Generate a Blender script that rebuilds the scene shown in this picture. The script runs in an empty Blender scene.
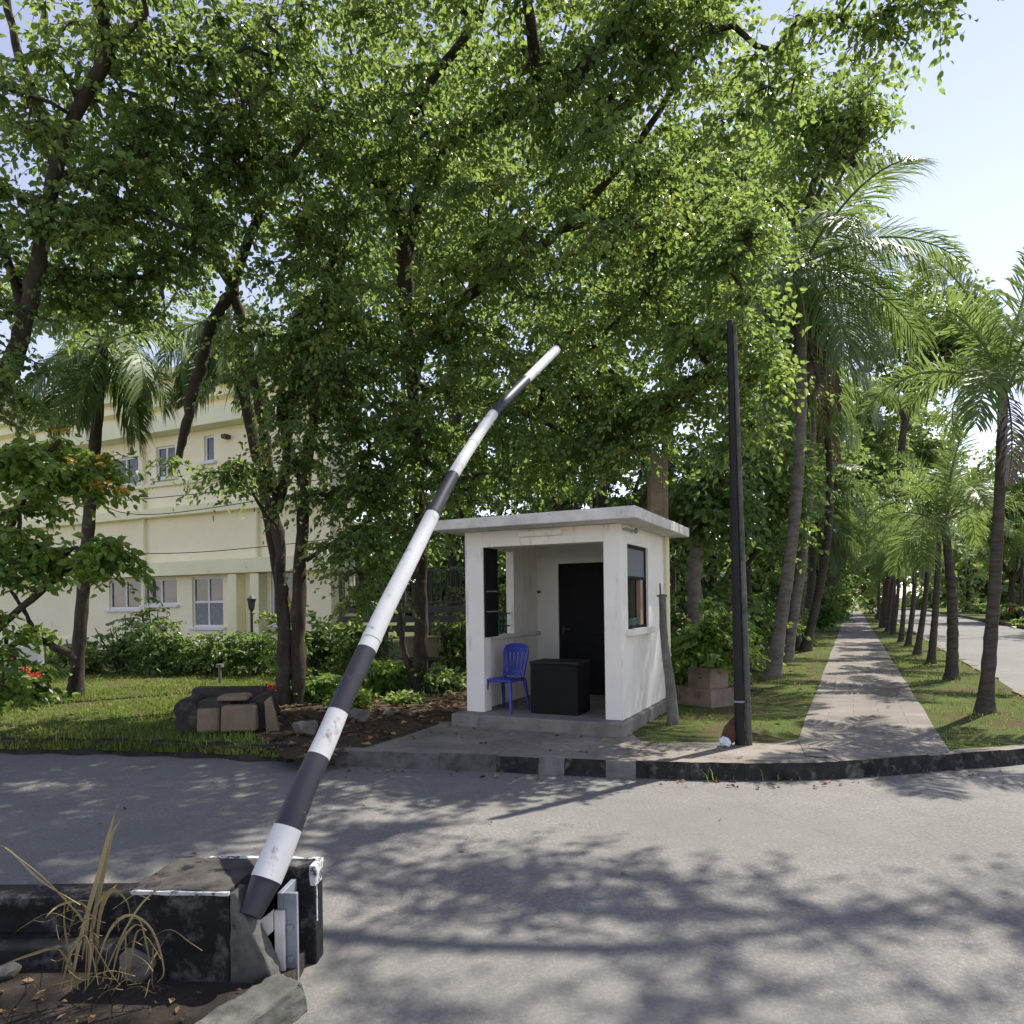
import bpy, math, numpy as np
from math import radians as R, sin, cos, pi
from mathutils import Vector, Matrix
from mathutils.geometry import tessellate_polygon
S = bpy.context.scene
COL = S.collection
F, H, CX, CY, ROLL = 710., 1.7, 512., 602., R(.8)
D2 = np.array([.432, .902]); E2 = np.array([.902, -.432])      # directions along / across the footpath
SUN_AZ, SUN_EL = math.atan2(.62, .78), R(55)                  # azimuth from +X

# ------------------------------------------------------------------ survey helpers
def ray(px, py):
    u = px-CX; v = CY-py; c, s = cos(ROLL), sin(ROLL)
    return (u*c+v*s)/F, (-u*s+v*c)/F
def G(px, py, z=0.):
    dx, dz = ray(px, py); Y = (z-H)/dz
    return np.array([dx*Y, Y, z])
def AT(px, py, Y):
    dx, dz = ray(px, py)
    return np.array([dx*Y, Y, H+dz*Y])
def ON(px, py, p0, d):
    """where a sight line meets the upright plane through p0 along d: (distance along d, height)"""
    dx, dz = ray(px, py)
    t = (dx*p0[1]-p0[0])/(d[0]-dx*d[1]); Y = p0[1]+t*d[1]
    return t, H+dz*Y
def SC(s, c, z=0.):
    q = D2*s+E2*c
    return np.array([q[0], q[1], z])
nrm = lambda v: v/(np.linalg.norm(v, axis=-1, keepdims=True)+1e-9)

# ------------------------------------------------------------------ mesh builder
class MB:
    def __init__(self):
        self.V = []; self.Fq = []; self.n = 0; self.att = []
    def add(self, V, F_, m=0, att=None):
        V = np.asarray(V, float).reshape(-1, 3)
        for f in (F_ if isinstance(F_, list) else [F_]):
            f = np.asarray(f, int)
            self.Fq.append((f+self.n, m))
        self.V.append(V); self.n += len(V)
        self.att.append(np.full(len(V), .5) if att is None else np.asarray(att, float))
        return self
    def hexa(self, P, m=0):
        """8 corners: bottom ring 0-3 counter clockwise from above, top ring 4-7"""
        return self.add(P, np.array([[3, 2, 1, 0], [4, 5, 6, 7], [0, 1, 5, 4], [1, 2, 6, 5], [2, 3, 7, 6], [3, 0, 4, 7]]), m)
    def box(self, lo, hi, m=0, fr=None, taper=0.):
        x0, y0, z0 = lo; x1, y1, z1 = hi; t = taper
        P = np.array([[x0, y0, z0], [x1, y0, z0], [x1, y1, z0], [x0, y1, z0],
                      [x0+t, y0+t, z1], [x1-t, y0+t, z1], [x1-t, y1-t, z1], [x0+t, y1-t, z1]], float)
        return self.hexa(fr(P) if fr else P, m)
    def prism(self, poly, z0, z1, m=0, fr=None):
        n = len(poly); P = [(p[0], p[1], z0) for p in poly]+[(p[0], p[1], z1) for p in poly]
        P = np.array(P, float)
        tri = tessellate_polygon([[Vector((p[0], p[1], 0)) for p in poly]])
        tri = np.array([t for t in tri], int)
        a = P[tri[:, 0]]; b = P[tri[:, 1]]; c = P[tri[:, 2]]
        fl = ((b-a)[:, 0]*(c-a)[:, 1]-(b-a)[:, 1]*(c-a)[:, 0]) < 0
        tri[fl] = tri[fl][:, ::-1]
        A = sum(poly[i][0]*poly[(i+1) % n][1]-poly[(i+1) % n][0]*poly[i][1] for i in range(n))
        q = np.array([[i, (i+1) % n, n+(i+1) % n, n+i] for i in range(n)])
        if A < 0: q = q[:, ::-1]
        if z1-z0 < 1e-4:
            return self.add(fr(P[:n]) if fr else P[:n], tri, m)
        return self.add(fr(P) if fr else P, [tri+n, tri[:, ::-1], q], m)
    def tube(self, P, r, n=8, m=0, caps=True, jit=0., rg=None, att=None):
        P = np.asarray(P, float); k = len(P); r = np.broadcast_to(np.asarray(r, float), (k,))
        T = nrm(np.gradient(P, axis=0))
        a = np.array([1., 0, 0]) if abs(T[0, 0]) < .8 else np.array([0, 1., 0])
        N = []; v = nrm(a-T[0]*(a@T[0]))
        for t in T:
            v = nrm(v-t*(v@t)); N.append(v)
        N = np.array(N); B = np.cross(T, N)
        th = np.arange(n)*2*pi/n
        rr = r[:, None]*np.ones(n)
        if jit: rr = rr*(1+jit*(rg.random((k, n))-.5))
        V = P[:, None]+rr[..., None]*(N[:, None]*np.cos(th)[None, :, None]+B[:, None]*np.sin(th)[None, :, None])
        i = np.arange(k-1)[:, None]*n; j = np.arange(n)[None]; j2 = (j+1) % n
        q = np.stack([i+j, i+j2, i+n+j2, i+n+j], -1).reshape(-1, 4)
        V = V.reshape(-1, 3); fs = [q]
        if caps and n > 2:
            V = np.vstack([V, P[:1], P[-1:]])
            fs.append(np.array([[k*n, (jj+1) % n, jj] for jj in range(n)]+[[k*n+1, (k-1)*n+jj, (k-1)*n+(jj+1) % n] for jj in range(n)]))
        return self.add(V, fs, m, None if att is None else np.full(len(V), att))
    def build(self, name, mats, parent=None, smooth=True, bevel=0., ang=38, sharp=True):
        me = bpy.data.meshes.new(name)
        V = np.vstack(self.V)
        if parent is not None:
            V = V-np.array(parent.matrix_basis.translation)
        nl = sum(f.size for f, m in self.Fq); nf = sum(len(f) for f, m in self.Fq)
        me.vertices.add(len(V)); me.vertices.foreach_set('co', V.astype(np.float32).ravel())
        me.loops.add(nl); me.polygons.add(nf)
        me.loops.foreach_set('vertex_index', np.concatenate([f.ravel() for f, m in self.Fq]).astype(np.int32))
        sz = np.concatenate([np.full(len(f), f.shape[1]) for f, m in self.Fq])
        me.polygons.foreach_set('loop_start', np.concatenate([[0], np.cumsum(sz)[:-1]]).astype(np.int32))
        mats = mats if isinstance(mats, (list, tuple)) else [mats]
        for m in mats: me.materials.append(m)
        me.polygons.foreach_set('material_index', np.concatenate([np.full(len(f), m) for f, m in self.Fq]).astype(np.int32))
        me.polygons.foreach_set('use_smooth', np.full(nf, bool(smooth)))
        at = me.attributes.new('tint', 'FLOAT', 'POINT'); at.data.foreach_set('value', np.concatenate(self.att).astype(np.float32))
        me.update(calc_edges=True); me.validate()
        if smooth and sharp: me.set_sharp_from_angle(angle=R(ang))
        o = bpy.data.objects.new(name, me); COL.objects.link(o)
        if parent is not None: o.parent = parent
        if bevel:
            b = o.modifiers.new('edge', 'BEVEL'); b.width = bevel; b.segments = 2; b.limit_method = 'ANGLE'
        return o
_cl = bpy.data.textures.new('rough_cast', 'CLOUDS'); _cl.noise_scale = .07; _cl.noise_depth = 3
def roughen(o, s=.012, lv=4):
    m = o.modifiers.new('cut', 'SUBSURF'); m.subdivision_type = 'SIMPLE'; m.levels = lv; m.render_levels = lv
    d = o.modifiers.new('chip', 'DISPLACE'); d.texture = _cl; d.strength = s*2; d.mid_level = .5; d.texture_coords = 'GLOBAL'
    return o
def tag(o, label=None, cat=None, group=None, kind=None):
    if label: o['label'] = label
    if cat: o['category'] = cat
    if group: o['group'] = group
    if kind: o['kind'] = kind
    return o
def thing(name, loc, label, cat, group=None, rz=0.):
    o = bpy.data.objects.new(name, None); COL.objects.link(o)
    o.location = [float(v) for v in loc]; o.rotation_euler = (0, 0, rz); o.empty_display_size = .2
    return tag(o, label, cat, group)
def copy_thing(root, loc, rz, label, scale=1.):
    r = root.copy(); COL.objects.link(r); r.location = [float(v) for v in loc]; r.rotation_euler = (0, 0, rz); r.scale = (scale,)*3
    r['label'] = label
    for ch in root.children:
        c = ch.copy(); COL.objects.link(c); c.parent = r
        for g in ch.children:
            d = g.copy(); COL.objects.link(d); d.parent = c
    return r
def spline(P, k=5):
    P = np.asarray(P, float)
    Q = np.vstack([2*P[0]-P[1], P, 2*P[-1]-P[-2]]); out = []
    for i in range(1, len(Q)-2):
        p0, p1, p2, p3 = Q[i-1:i+3]
        for t in np.arange(k)/k:
            out.append(.5*(2*p1+(p2-p0)*t+(2*p0-5*p1+4*p2-p3)*t*t+(3*p1-p0-3*p2+p3)*t**3))
    out.append(P[-1]); return np.array(out)

# ------------------------------------------------------------------ materials
def nodes(name):
    m = bpy.data.materials.new(name); m.use_nodes = True
    nt = m.node_tree; b = nt.nodes['Principled BSDF']
    return m, nt, b
def N(nt, t, **kw):
    n = nt.nodes.new('ShaderNode'+t)
    for k, v in kw.items():
        if k in n.inputs: n.inputs[k].default_value = v
        else: setattr(n, k, v)
    return n
def L(nt, a, b): nt.links.new(a, b)
def rgb(c): return (c[0], c[1], c[2], 1)
def ramp(nt, fac, stops):
    r = nt.nodes.new('ShaderNodeValToRGB'); L(nt, fac, r.inputs[0]); e = r.color_ramp.elements
    while len(e) < len(stops): e.new(.5)
    for el, (p, c) in zip(e, stops): el.position = p; el.color = rgb(c)
    return r.outputs[0]
def mixc(nt, fac, a, b, mode='MIX'):
    n = nt.nodes.new('ShaderNodeMix'); n.data_type = 'RGBA'; n.blend_type = mode
    for sock, v in ((n.inputs[0], fac), (n.inputs[6], a), (n.inputs[7], b)):
        if hasattr(v, 'is_output'): L(nt, v, sock)
        elif isinstance(v, (int, float)): sock.default_value = v
        else: sock.default_value = rgb(v)
    return n.outputs[2]
def noise(nt, scale, detail=6, rough=.6, vec=None, stretch=None):
    tc = nt.nodes.new('ShaderNodeTexCoord'); v = vec or tc.outputs['Object']
    if stretch:
        mp = nt.nodes.new('ShaderNodeMapping'); mp.inputs['Scale'].default_value = stretch; L(nt, v, mp.inputs[0]); v = mp.outputs[0]
    n = N(nt, 'TexNoise', Scale=scale, Detail=detail, Roughness=rough); L(nt, v, n.inputs['Vector'])
    return n.outputs['Fac']
def bump(nt, b, fac, strength, dist=.01):
    n = N(nt, 'Bump', Strength=strength, Distance=dist); L(nt, fac, n.inputs['Height']); L(nt, n.outputs[0], b.inputs['Normal'])
def mat(name, c, c2=None, rough=.75, scale=3., spread=(.35, .65), c3=None, s3=9., t3=(.58, .7), bmp=.3, bs=60., stretch=None, spec=.4, metal=0., bd=.006, stretch3=None):
    """two-tone weathered surface: c to c2 by broad noise, c3 as stains"""
    m, nt, b = nodes(name)
    c2 = c2 or tuple(v*.75 for v in c)
    col = ramp(nt, noise(nt, scale, 7, .65, stretch=stretch), [(spread[0], c), (spread[1], c2)])
    if c3:
        f = ramp(nt, noise(nt, s3, 8, .7, stretch=stretch3), [(t3[0], (0, 0, 0)), (t3[1], (1, 1, 1))])
        col = mixc(nt, f, col, c3)
    L(nt, col, b.inputs['Base Color'])
    b.inputs['Roughness'].default_value = rough; b.inputs['Specular IOR Level'].default_value = spec; b.inputs['Metallic'].default_value = metal
    if bmp: bump(nt, b, noise(nt, bs, 5, .7, stretch=stretch), bmp, bd)
    return m
def leafmat(name, dark, mid, light, trans=.62, rough=.36, tcol=(.43, .56, .11), spec=.6):
    m, nt, b = nodes(name)
    a = N(nt, 'Attribute', attribute_name='tint')
    col = ramp(nt, a.outputs['Fac'], [(.12, dark), (.5, mid), (.9, light)])
    L(nt, col, b.inputs['Base Color']); b.inputs['Roughness'].default_value = rough; b.inputs['Specular IOR Level'].default_value = spec
    t = N(nt, 'BsdfTranslucent'); L(nt, mixc(nt, .5, col, tcol), t.inputs[0])
    x = N(nt, 'MixShader', Fac=trans); L(nt, b.outputs[0], x.inputs[1]); L(nt, t.outputs[0], x.inputs[2])
    L(nt, x.outputs[0], nt.nodes['Material Output'].inputs[0])
    return m
M = {}
M['leaf'] = leafmat('leaf_green', (.05, .108, .042), (.108, .186, .056), (.28, .34, .075))
M['leaf_dark'] = leafmat('leaf_deep_green', (.05, .112, .044), (.092, .172, .058), (.18, .255, .07), trans=.54)
M['leaf_bright'] = leafmat('leaf_fresh_green', (.08, .17, .03), (.14, .25, .04), (.26, .34, .06), trans=.5)
M['leaf_far'] = leafmat('leaf_distant', (.08, .14, .045), (.13, .2, .06), (.23, .28, .09), trans=.48)
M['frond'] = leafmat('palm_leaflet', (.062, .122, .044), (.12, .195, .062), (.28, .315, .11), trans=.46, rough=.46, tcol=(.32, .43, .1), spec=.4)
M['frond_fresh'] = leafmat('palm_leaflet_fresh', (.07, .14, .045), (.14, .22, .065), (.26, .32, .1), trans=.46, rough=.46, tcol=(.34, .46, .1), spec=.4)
M['frond_dead'] = leafmat('palm_leaflet_dry', (.09, .06, .045), (.15, .1, .075), (.25, .19, .12), trans=.2, tcol=(.3, .2, .1))
M['grass'] = leafmat('grass_blade', (.09, .15, .025), (.16, .24, .04), (.32, .34, .09), trans=.35, rough=.6, tcol=(.32, .36, .05), spec=.2)
M['dry'] = leafmat('dry_leaf', (.07, .04, .02), (.17, .1, .05), (.34, .24, .12), trans=.15, rough=.75, tcol=(.3, .18, .08), spec=.2)
M['straw'] = leafmat('dry_straw', (.13, .105, .05), (.26, .205, .105), (.42, .35, .19), trans=.15, rough=.7, tcol=(.35, .27, .1), spec=.2)
M['petal_orange'] = leafmat('orange_petal', (.7, .33, .03), (.8, .46, .05), (.85, .6, .1), trans=.3, tcol=(.7, .4, .03), rough=.6)
M['petal_red'] = leafmat('red_petal', (.4, .03, .03), (.55, .06, .05), (.65, .12, .08), trans=.3, tcol=(.6, .06, .04), rough=.6)
M['bark'] = mat('bark', (.085, .066, .05), (.035, .028, .022), .9, 4, c3=(.14, .13, .1), s3=6, t3=(.56, .72), bmp=.9, bs=26, stretch=(1, 1, .25), bd=.02, spec=.2)
M['bark_pale'] = mat('bark_grey', (.24, .21, .18), (.12, .1, .085), .9, 5, c3=(.06, .06, .045), s3=8, t3=(.6, .75), bmp=.8, bs=30, stretch=(1, 1, 2.5), bd=.015, spec=.2)
M['palm_bark'] = mat('palm_bark', (.115, .095, .075), (.05, .042, .034), .92, 7, c3=(.09, .1, .06), s3=5, t3=(.55, .75), bmp=.9, bs=22, stretch=(.6, .6, 3), bd=.02, spec=.2)
M['petiole'] = mat('petiole', (.16, .2, .06), (.1, .13, .04), .5, 6, bmp=.1)
M['twig'] = mat('twig', (.07, .055, .035), (.04, .034, .024), .85, 8, bmp=0)
M['white'] = mat('whitewash', (.87, .825, .73), (.78, .735, .645), .85, 1.6, (.4, .75), c3=(.36, .33, .27), s3=2.6, t3=(.56, .78), bmp=.3, bs=70, stretch3=(2.6, 2.6, .5), spec=.25)
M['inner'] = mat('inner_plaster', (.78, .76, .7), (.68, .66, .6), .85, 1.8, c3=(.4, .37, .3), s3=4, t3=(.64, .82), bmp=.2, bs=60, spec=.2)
M['slab'] = mat('roof_slab_paint', (.74, .71, .64), (.54, .515, .465), .88, 3, c3=(.2, .19, .17), s3=6, t3=(.58, .76), bmp=.35, bs=50, stretch3=(1, 1, 2.5), spec=.2)
M['concrete'] = mat('concrete', (.27, .25, .22), (.17, .158, .14), .92, 2.5, c3=(.12, .115, .1), s3=7, t3=(.55, .74), bmp=.6, bs=70, spec=.2)
M['conc_dark'] = mat('concrete_mossy', (.15, .147, .132), (.07, .07, .06), .92, 4, c3=(.05, .055, .04), s3=6, t3=(.52, .7), bmp=.7, bs=60, spec=.2)
M['path'] = mat('path_concrete', (.27, .243, .22), (.19, .17, .152), .93, 1.2, c3=(.17, .155, .13), s3=3.5, t3=(.54, .75), bmp=.5, bs=80, spec=.15)
M['apron'] = mat('apron_concrete', (.28, .25, .215), (.17, .152, .13), .93, 1.6, c3=(.12, .105, .085), s3=4, t3=(.52, .72), bmp=.6, bs=60, spec=.15)
M['kerb_black'] = mat('kerb_black_paint', (.018, .018, .018), (.045, .045, .042), .85, 5, c3=(.18, .172, .15), s3=8, t3=(.54, .72), bmp=.6, bs=60, spec=.12)
M['kerb_grey'] = mat('kerb_worn_white', (.22, .212, .195), (.12, .115, .105), .9, 5, c3=(.06, .06, .05), s3=7, t3=(.56, .72), bmp=.6, bs=60, spec=.2)
M['soil'] = mat('soil', (.1, .072, .052), (.05, .038, .03), .97, 3, c3=(.19, .14, .09), s3=9, t3=(.56, .72), bmp=1., bs=35, bd=.02, spec=.1)
M['lawn'] = mat('lawn_ground', (.11, .15, .038), (.08, .1, .034), .97, 1.1, c3=(.12, .085, .052), s3=1.9, t3=(.49, .6), bmp=1., bs=45, bd=.03, spec=.1)
M['black'] = mat('black_paint', (.018, .019, .023), (.02, .021, .024), .6, 6, c3=(.06, .06, .06), s3=14, t3=(.72, .8), bmp=.15, bs=40, spec=.2)
M['black_matte'] = mat('black_matte_panel', (.012, .012, .013), (.014, .014, .014), .7, 4, c3=(.03, .03, .03), s3=9, t3=(.7, .85), bmp=.08, bs=40, spec=.12)
M['pole_black'] = mat('pole_black', (.012, .012, .012), (.022, .021, .02), .6, 4, c3=(.07, .065, .06), s3=9, t3=(.66, .8), bmp=.3, bs=30, spec=.25)
M['block_black'] = mat('block_black_paint', (.011, .0115, .012), (.024, .0245, .025), .75, 6, c3=(.15, .146, .135), s3=8, t3=(.5, .72), bmp=.9, bs=40, spec=.15)
M['worn_white'] = mat('worn_white_edge_paint', (.62, .63, .64), (.42, .42, .42), .8, 5, c3=(.03, .03, .032), s3=11, t3=(.5, .58), bmp=.6, bs=45, spec=.2)
M['island_dirt'] = mat('dark_dirt', (.055, .045, .037), (.03, .026, .023), .97, 4, c3=(.11, .09, .07), s3=10, t3=(.56, .7), bmp=1., bs=30, bd=.02, spec=.1)
M['boom_white'] = mat('boom_white_paint', (.64, .64, .63), (.52, .52, .51), .6, 3, c3=(.22, .19, .15), s3=10, t3=(.57, .69), bmp=.1, bs=40, stretch3=(1, 1, .5))
M['boom_black'] = mat('boom_black_paint', (.02, .021, .028), (.035, .036, .044), .5, 4, c3=(.3, .3, .29), s3=13, t3=(.64, .71), bmp=.12, bs=40)
M['plastic_blue'] = mat('blue_plastic', (.035, .05, .3), (.05, .065, .36), .38, 4, bmp=0, spec=.5)
M['zinc'] = mat('grey_metal', (.3, .33, .36), (.2, .22, .25), .5, 5, c3=(.12, .09, .07), s3=9, t3=(.62, .74), bmp=.15, metal=.3)
M['white_metal'] = mat('white_steel', (.66, .64, .6), (.5, .48, .44), .6, 5, c3=(.2, .14, .1), s3=9, t3=(.6, .74), bmp=.2)
M['blind'] = mat('grey_blind', (.17, .18, .19), (.13, .14, .15), .6, 3, bmp=.1)
M['tan_wood'] = mat('tan_wood', (.38, .27, .18), (.28, .19, .12), .7, 4, bmp=.2, stretch=(6, 6, .6))
M['teal'] = mat('dark_teal', (.012, .05, .05), (.02, .07, .06), .6, 6, bmp=.1)
M['cream'] = mat('cream_wall', (.92, .83, .59), (.86, .77, .54), .9, .8, c3=(.5, .4, .28), s3=1.2, t3=(.62, .85), bmp=.1, bs=20, stretch3=(2, 2, .5), spec=.2)
M['trim'] = mat('pale_yellow_trim', (.88, .84, .56), (.8, .76, .5), .85, 1.2, c3=(.42, .4, .28), s3=2, t3=(.62, .8), bmp=.1, spec=.2)
M['mint'] = mat('mint_trim', (.84, .83, .57), (.76, .75, .52), .85, 1.2, c3=(.36, .4, .32), s3=2, t3=(.62, .8), bmp=.1, spec=.2)
M['frame_white'] = mat('white_frame', (.75, .75, .72), (.66, .66, .63), .5, 2, bmp=0)
M['roofing'] = mat('blue_grey_roof', (.2, .22, .26), (.15, .165, .2), .6, 2, bmp=.2)
M['rail'] = mat('dark_rail', (.07, .06, .05), (.04, .035, .03), .6, 4, bmp=.1)
M['sofa_dark'] = mat('dark_vinyl', (.045, .036, .03), (.025, .021, .018), .7, 4, c3=(.11, .09, .07), s3=5, t3=(.56, .72), bmp=.6, bs=18, bd=.02)
M['sofa_tan'] = mat('tan_fabric', (.24, .18, .115), (.17, .13, .085), .9, 4, c3=(.14, .1, .07), s3=5, t3=(.58, .74), bmp=.4, bs=50)
M['stone'] = mat('stone', (.22, .2, .17), (.12, .11, .095), .92, 5, c3=(.09, .085, .07), s3=8, t3=(.54, .7), bmp=.7, bs=30, spec=.2)
M['planter'] = mat('planter_concrete', (.32, .24, .18), (.2, .15, .12), .92, 4, c3=(.1, .085, .07), s3=6, t3=(.55, .74), bmp=.5, bs=50, spec=.2)
M['rust'] = mat('rusty_sheet', (.12, .045, .025), (.06, .03, .02), .85, 9, bmp=.5, bs=40)
M['bag'] = mat('white_plastic', (.72, .74, .76), (.6, .63, .66), .4, 8, bmp=.4, bs=25)
M['cable'] = mat('black_cable', (.02, .02, .02), (.03, .03, .03), .6, 4, bmp=0)
M['signwhite'] = mat('white_board', (.7, .68, .66), (.58, .55, .53), .6, 3, c3=(.45, .2, .18), s3=3, t3=(.62, .7), bmp=.1)
def glassmat():
    m, nt, b = nodes('window_glass')
    col = ramp(nt, noise(nt, 1.3, 3, .5), [(.4, (.018, .025, .03)), (.66, (.07, .08, .09))])
    L(nt, col, b.inputs['Base Color']); b.inputs['Roughness'].default_value = .08; b.inputs['Specular IOR Level'].default_value = .7
    return m
M['glass'] = glassmat()
M['dim_interior'] = mat('dim_interior_sheet', (.012, .014, .015), (.03, .034, .035), .12, 2, bmp=0, spec=.5)  # near-black colour stands in for the dim booth interior
def roadmat():
    m, nt, b = nodes('asphalt')
    big = noise(nt, .35, 5, .6); fine = noise(nt, 36, 5, .9); mid = noise(nt, 3.2, 8, .72)
    col = ramp(nt, big, [(.35, (.195, .188, .176)), (.65, (.245, .236, .22))])
    col = mixc(nt, ramp(nt, mid, [(.4, (0, 0, 0)), (.72, (.6, .6, .6))]), col, (.15, .143, .138))
    col = mixc(nt, .55, col, ramp(nt, fine, [(.28, (.1, .1, .1)), (.53, (.9, .88, .86)), (.76, (2.4, 2.35, 2.3))]), 'MULTIPLY')
    vo = N(nt, 'TexVoronoi', Scale=95.); tc = N(nt, 'TexCoord'); L(nt, tc.outputs['Object'], vo.inputs['Vector'])
    col = mixc(nt, ramp(nt, vo.outputs['Distance'], [(.12, (.55, .55, .55)), (.2, (0, 0, 0))]), col, (.4, .39, .37))
    # fine wandering cracks and darker oil drips
    ck = N(nt, 'TexVoronoi', Scale=.55, feature='DISTANCE_TO_EDGE'); wv = N(nt, 'TexNoise', Scale=2.2, Detail=5.); L(nt, tc.outputs['Object'], wv.inputs['Vector'])
    add = N(nt, 'VectorMath', operation='MULTIPLY_ADD'); L(nt, wv.outputs['Color'], add.inputs[0]); add.inputs[1].default_value = (.5, .5, 0); L(nt, tc.outputs['Object'], add.inputs[2])
    L(nt, add.outputs[0], ck.inputs['Vector'])
    col = mixc(nt, ramp(nt, ck.outputs['Distance'], [(.002, (.34, .34, .34)), (.0045, (0, 0, 0))]), col, (.1, .097, .095))
    col = mixc(nt, ramp(nt, noise(nt, .22, 3, .5, stretch=(1, 2.4, 1)), [(.45, (0, 0, 0)), (.6, (.5, .5, .5))]), col, (.17, .165, .155))
    col = mixc(nt, ramp(nt, noise(nt, 1.1, 4, .5), [(.62, (0, 0, 0)), (.75, (.4, .4, .4))]), col, (.1, .096, .094))
    L(nt, col, b.inputs['Base Color']); b.inputs['Roughness'].default_value = .88; b.inputs['Specular IOR Level'].default_value = .3
    bump(nt, b, fine, .7, .006)
    return m
M['road'] = roadmat()
M['curtain'] = mat('grey_curtain', (.27, .28, .27), (.2, .205, .2), .9, 6, bmp=0)
M['dusty_top'] = mat('dusty_black_top', (.05, .047, .043), (.11, .1, .09), .95, 5, c3=(.02, .02, .02), s3=7, t3=(.54, .62), bmp=.6, bs=50, spec=.1)
def pathmat():
    m = M['path']; nt = m.node_tree; b = nt.nodes['Principled BSDF']; src = b.inputs['Base Color'].links[0].from_socket
    tc = N(nt, 'TexCoord'); mp = N(nt, 'Mapping'); mp.inputs['Rotation'].default_value = (0, 0, math.atan2(.432, .902)); L(nt, tc.outputs['Object'], mp.inputs[0])
    br = N(nt, 'TexBrick', Scale=1.); br.inputs['Mortar Size'].default_value = .006; br.inputs['Brick Width'].default_value = .6; br.inputs['Row Height'].default_value = .3; br.inputs['Mortar Smooth'].default_value = .4
    br.inputs['Color1'].default_value = (1, 1, 1, 1); br.inputs['Color2'].default_value = (.84, .84, .82, 1); br.inputs['Mortar'].default_value = (.5, .49, .47, 1)
    L(nt, mp.outputs[0], br.inputs['Vector']); L(nt, mixc(nt, .85, src, br.outputs['Color'], 'MULTIPLY'), b.inputs['Base Color'])
pathmat()

# ------------------------------------------------------------------ foliage
def leaf_array(rg, c, K, Mn, Lt, size, up=1., droop=.5, spread=(-.35, .55), tint=(.5, .16), outw=None):
    """sprays of kite-shaped leaves along K drooping twiglets at each centre"""
    c = np.asarray(c, float); n = len(c)
    az = rg.random((n, K))*2*pi; el = spread[0]+(spread[1]-spread[0])*rg.random((n, K))
    d = np.stack([np.cos(az)*np.cos(el), np.sin(az)*np.cos(el), np.sin(el)], -1)
    Ls = Lt*(.6+.7*rg.random((n, K)))
    t = (np.arange(Mn)+.7)/Mn
    P = c[:, None, None]+d[:, :, None]*(Ls[..., None, None]*t[None, None, :, None])
    P[..., 2] -= droop*Ls[..., None]*t**2
    P = P+.04*Lt*rg.standard_normal(P.shape)
    side = np.where(np.arange(Mn) % 2, 1., -1.)
    perp = nrm(np.cross(d, [0, 0, 1.]))
    ld = nrm(.55*d[:, :, None]+.75*perp[:, :, None]*side[None, None, :, None]+np.array([0, 0, -.55*droop/.5])+.42*rg.standard_normal(P.shape))
    nn = up*np.array([0, 0, .55])+.6*rg.standard_normal(P.shape)
    nn = nrm(nn-ld*(nn*ld).sum(-1, keepdims=True)); w = np.cross(ld, nn)
    s = size*(.6+.65*rg.random(P.shape[:3]))[..., None]
    f = .05+.1*rg.random(P.shape[:3])[..., None]
    V = np.stack([P, P+ld*.2*s+w*.24*s+nn*f*s, P+ld*.56*s+w*.29*s+nn*f*s, P+ld*s-nn*.14*s, P+ld*.56*s-w*.29*s+nn*f*s, P+ld*.2*s-w*.24*s+nn*f*s], -2).reshape(-1, 3)
    i6 = np.arange(len(V)//6)[:, None]*6; q = np.concatenate([i6+np.array([[0, 1, 2, 3]]), i6+np.array([[0, 3, 4, 5]])])
    tt = tint[0]+tint[1]*(.7*rg.standard_normal((n, 1, 1))+.3*rg.standard_normal((n, K, 1))+.55*rg.standard_normal((n, K, Mn)))
    tw = []
    e0 = np.broadcast_to(c[:, None], d.shape); e1 = e0+d*Ls[..., None]*.5; e1 = e1-np.array([0, 0, 1.])*(droop*Ls*.25)[..., None]
    e2 = e0+d*Ls[..., None]; e2 = e2-np.array([0, 0, 1.])*(droop*Ls)[..., None]
    return V, q, np.repeat(np.clip(tt, .02, .98).ravel(), 6), (e0.reshape(-1, 3), e1.reshape(-1, 3), e2.reshape(-1, 3))
def add_stems(mb, E, r, m):
    e0, e1, e2 = E; n = len(e0)
    w = nrm(np.cross(e2-e0, [0, .3, 1.]))*r; w2 = nrm(np.cross(e2-e0, w))*r
    V = np.stack([e0+w, e0-w*.5+w2, e0-w*.5-w2, e1+w*.7, e1-w*.4+w2*.7, e1-w*.4-w2*.7, e2], 1).reshape(-1, 3)
    o = np.arange(n)[:, None]*7
    q = np.concatenate([o+np.array([[0, 1, 4, 3]]), o+np.array([[1, 2, 5, 4]]), o+np.array([[2, 0, 3, 5]])])
    t = np.concatenate([o+np.array([[3, 4, 6]]), o+np.array([[4, 5, 6]]), o+np.array([[5, 3, 6]])])
    mb.add(V, [q, t], m)
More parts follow.
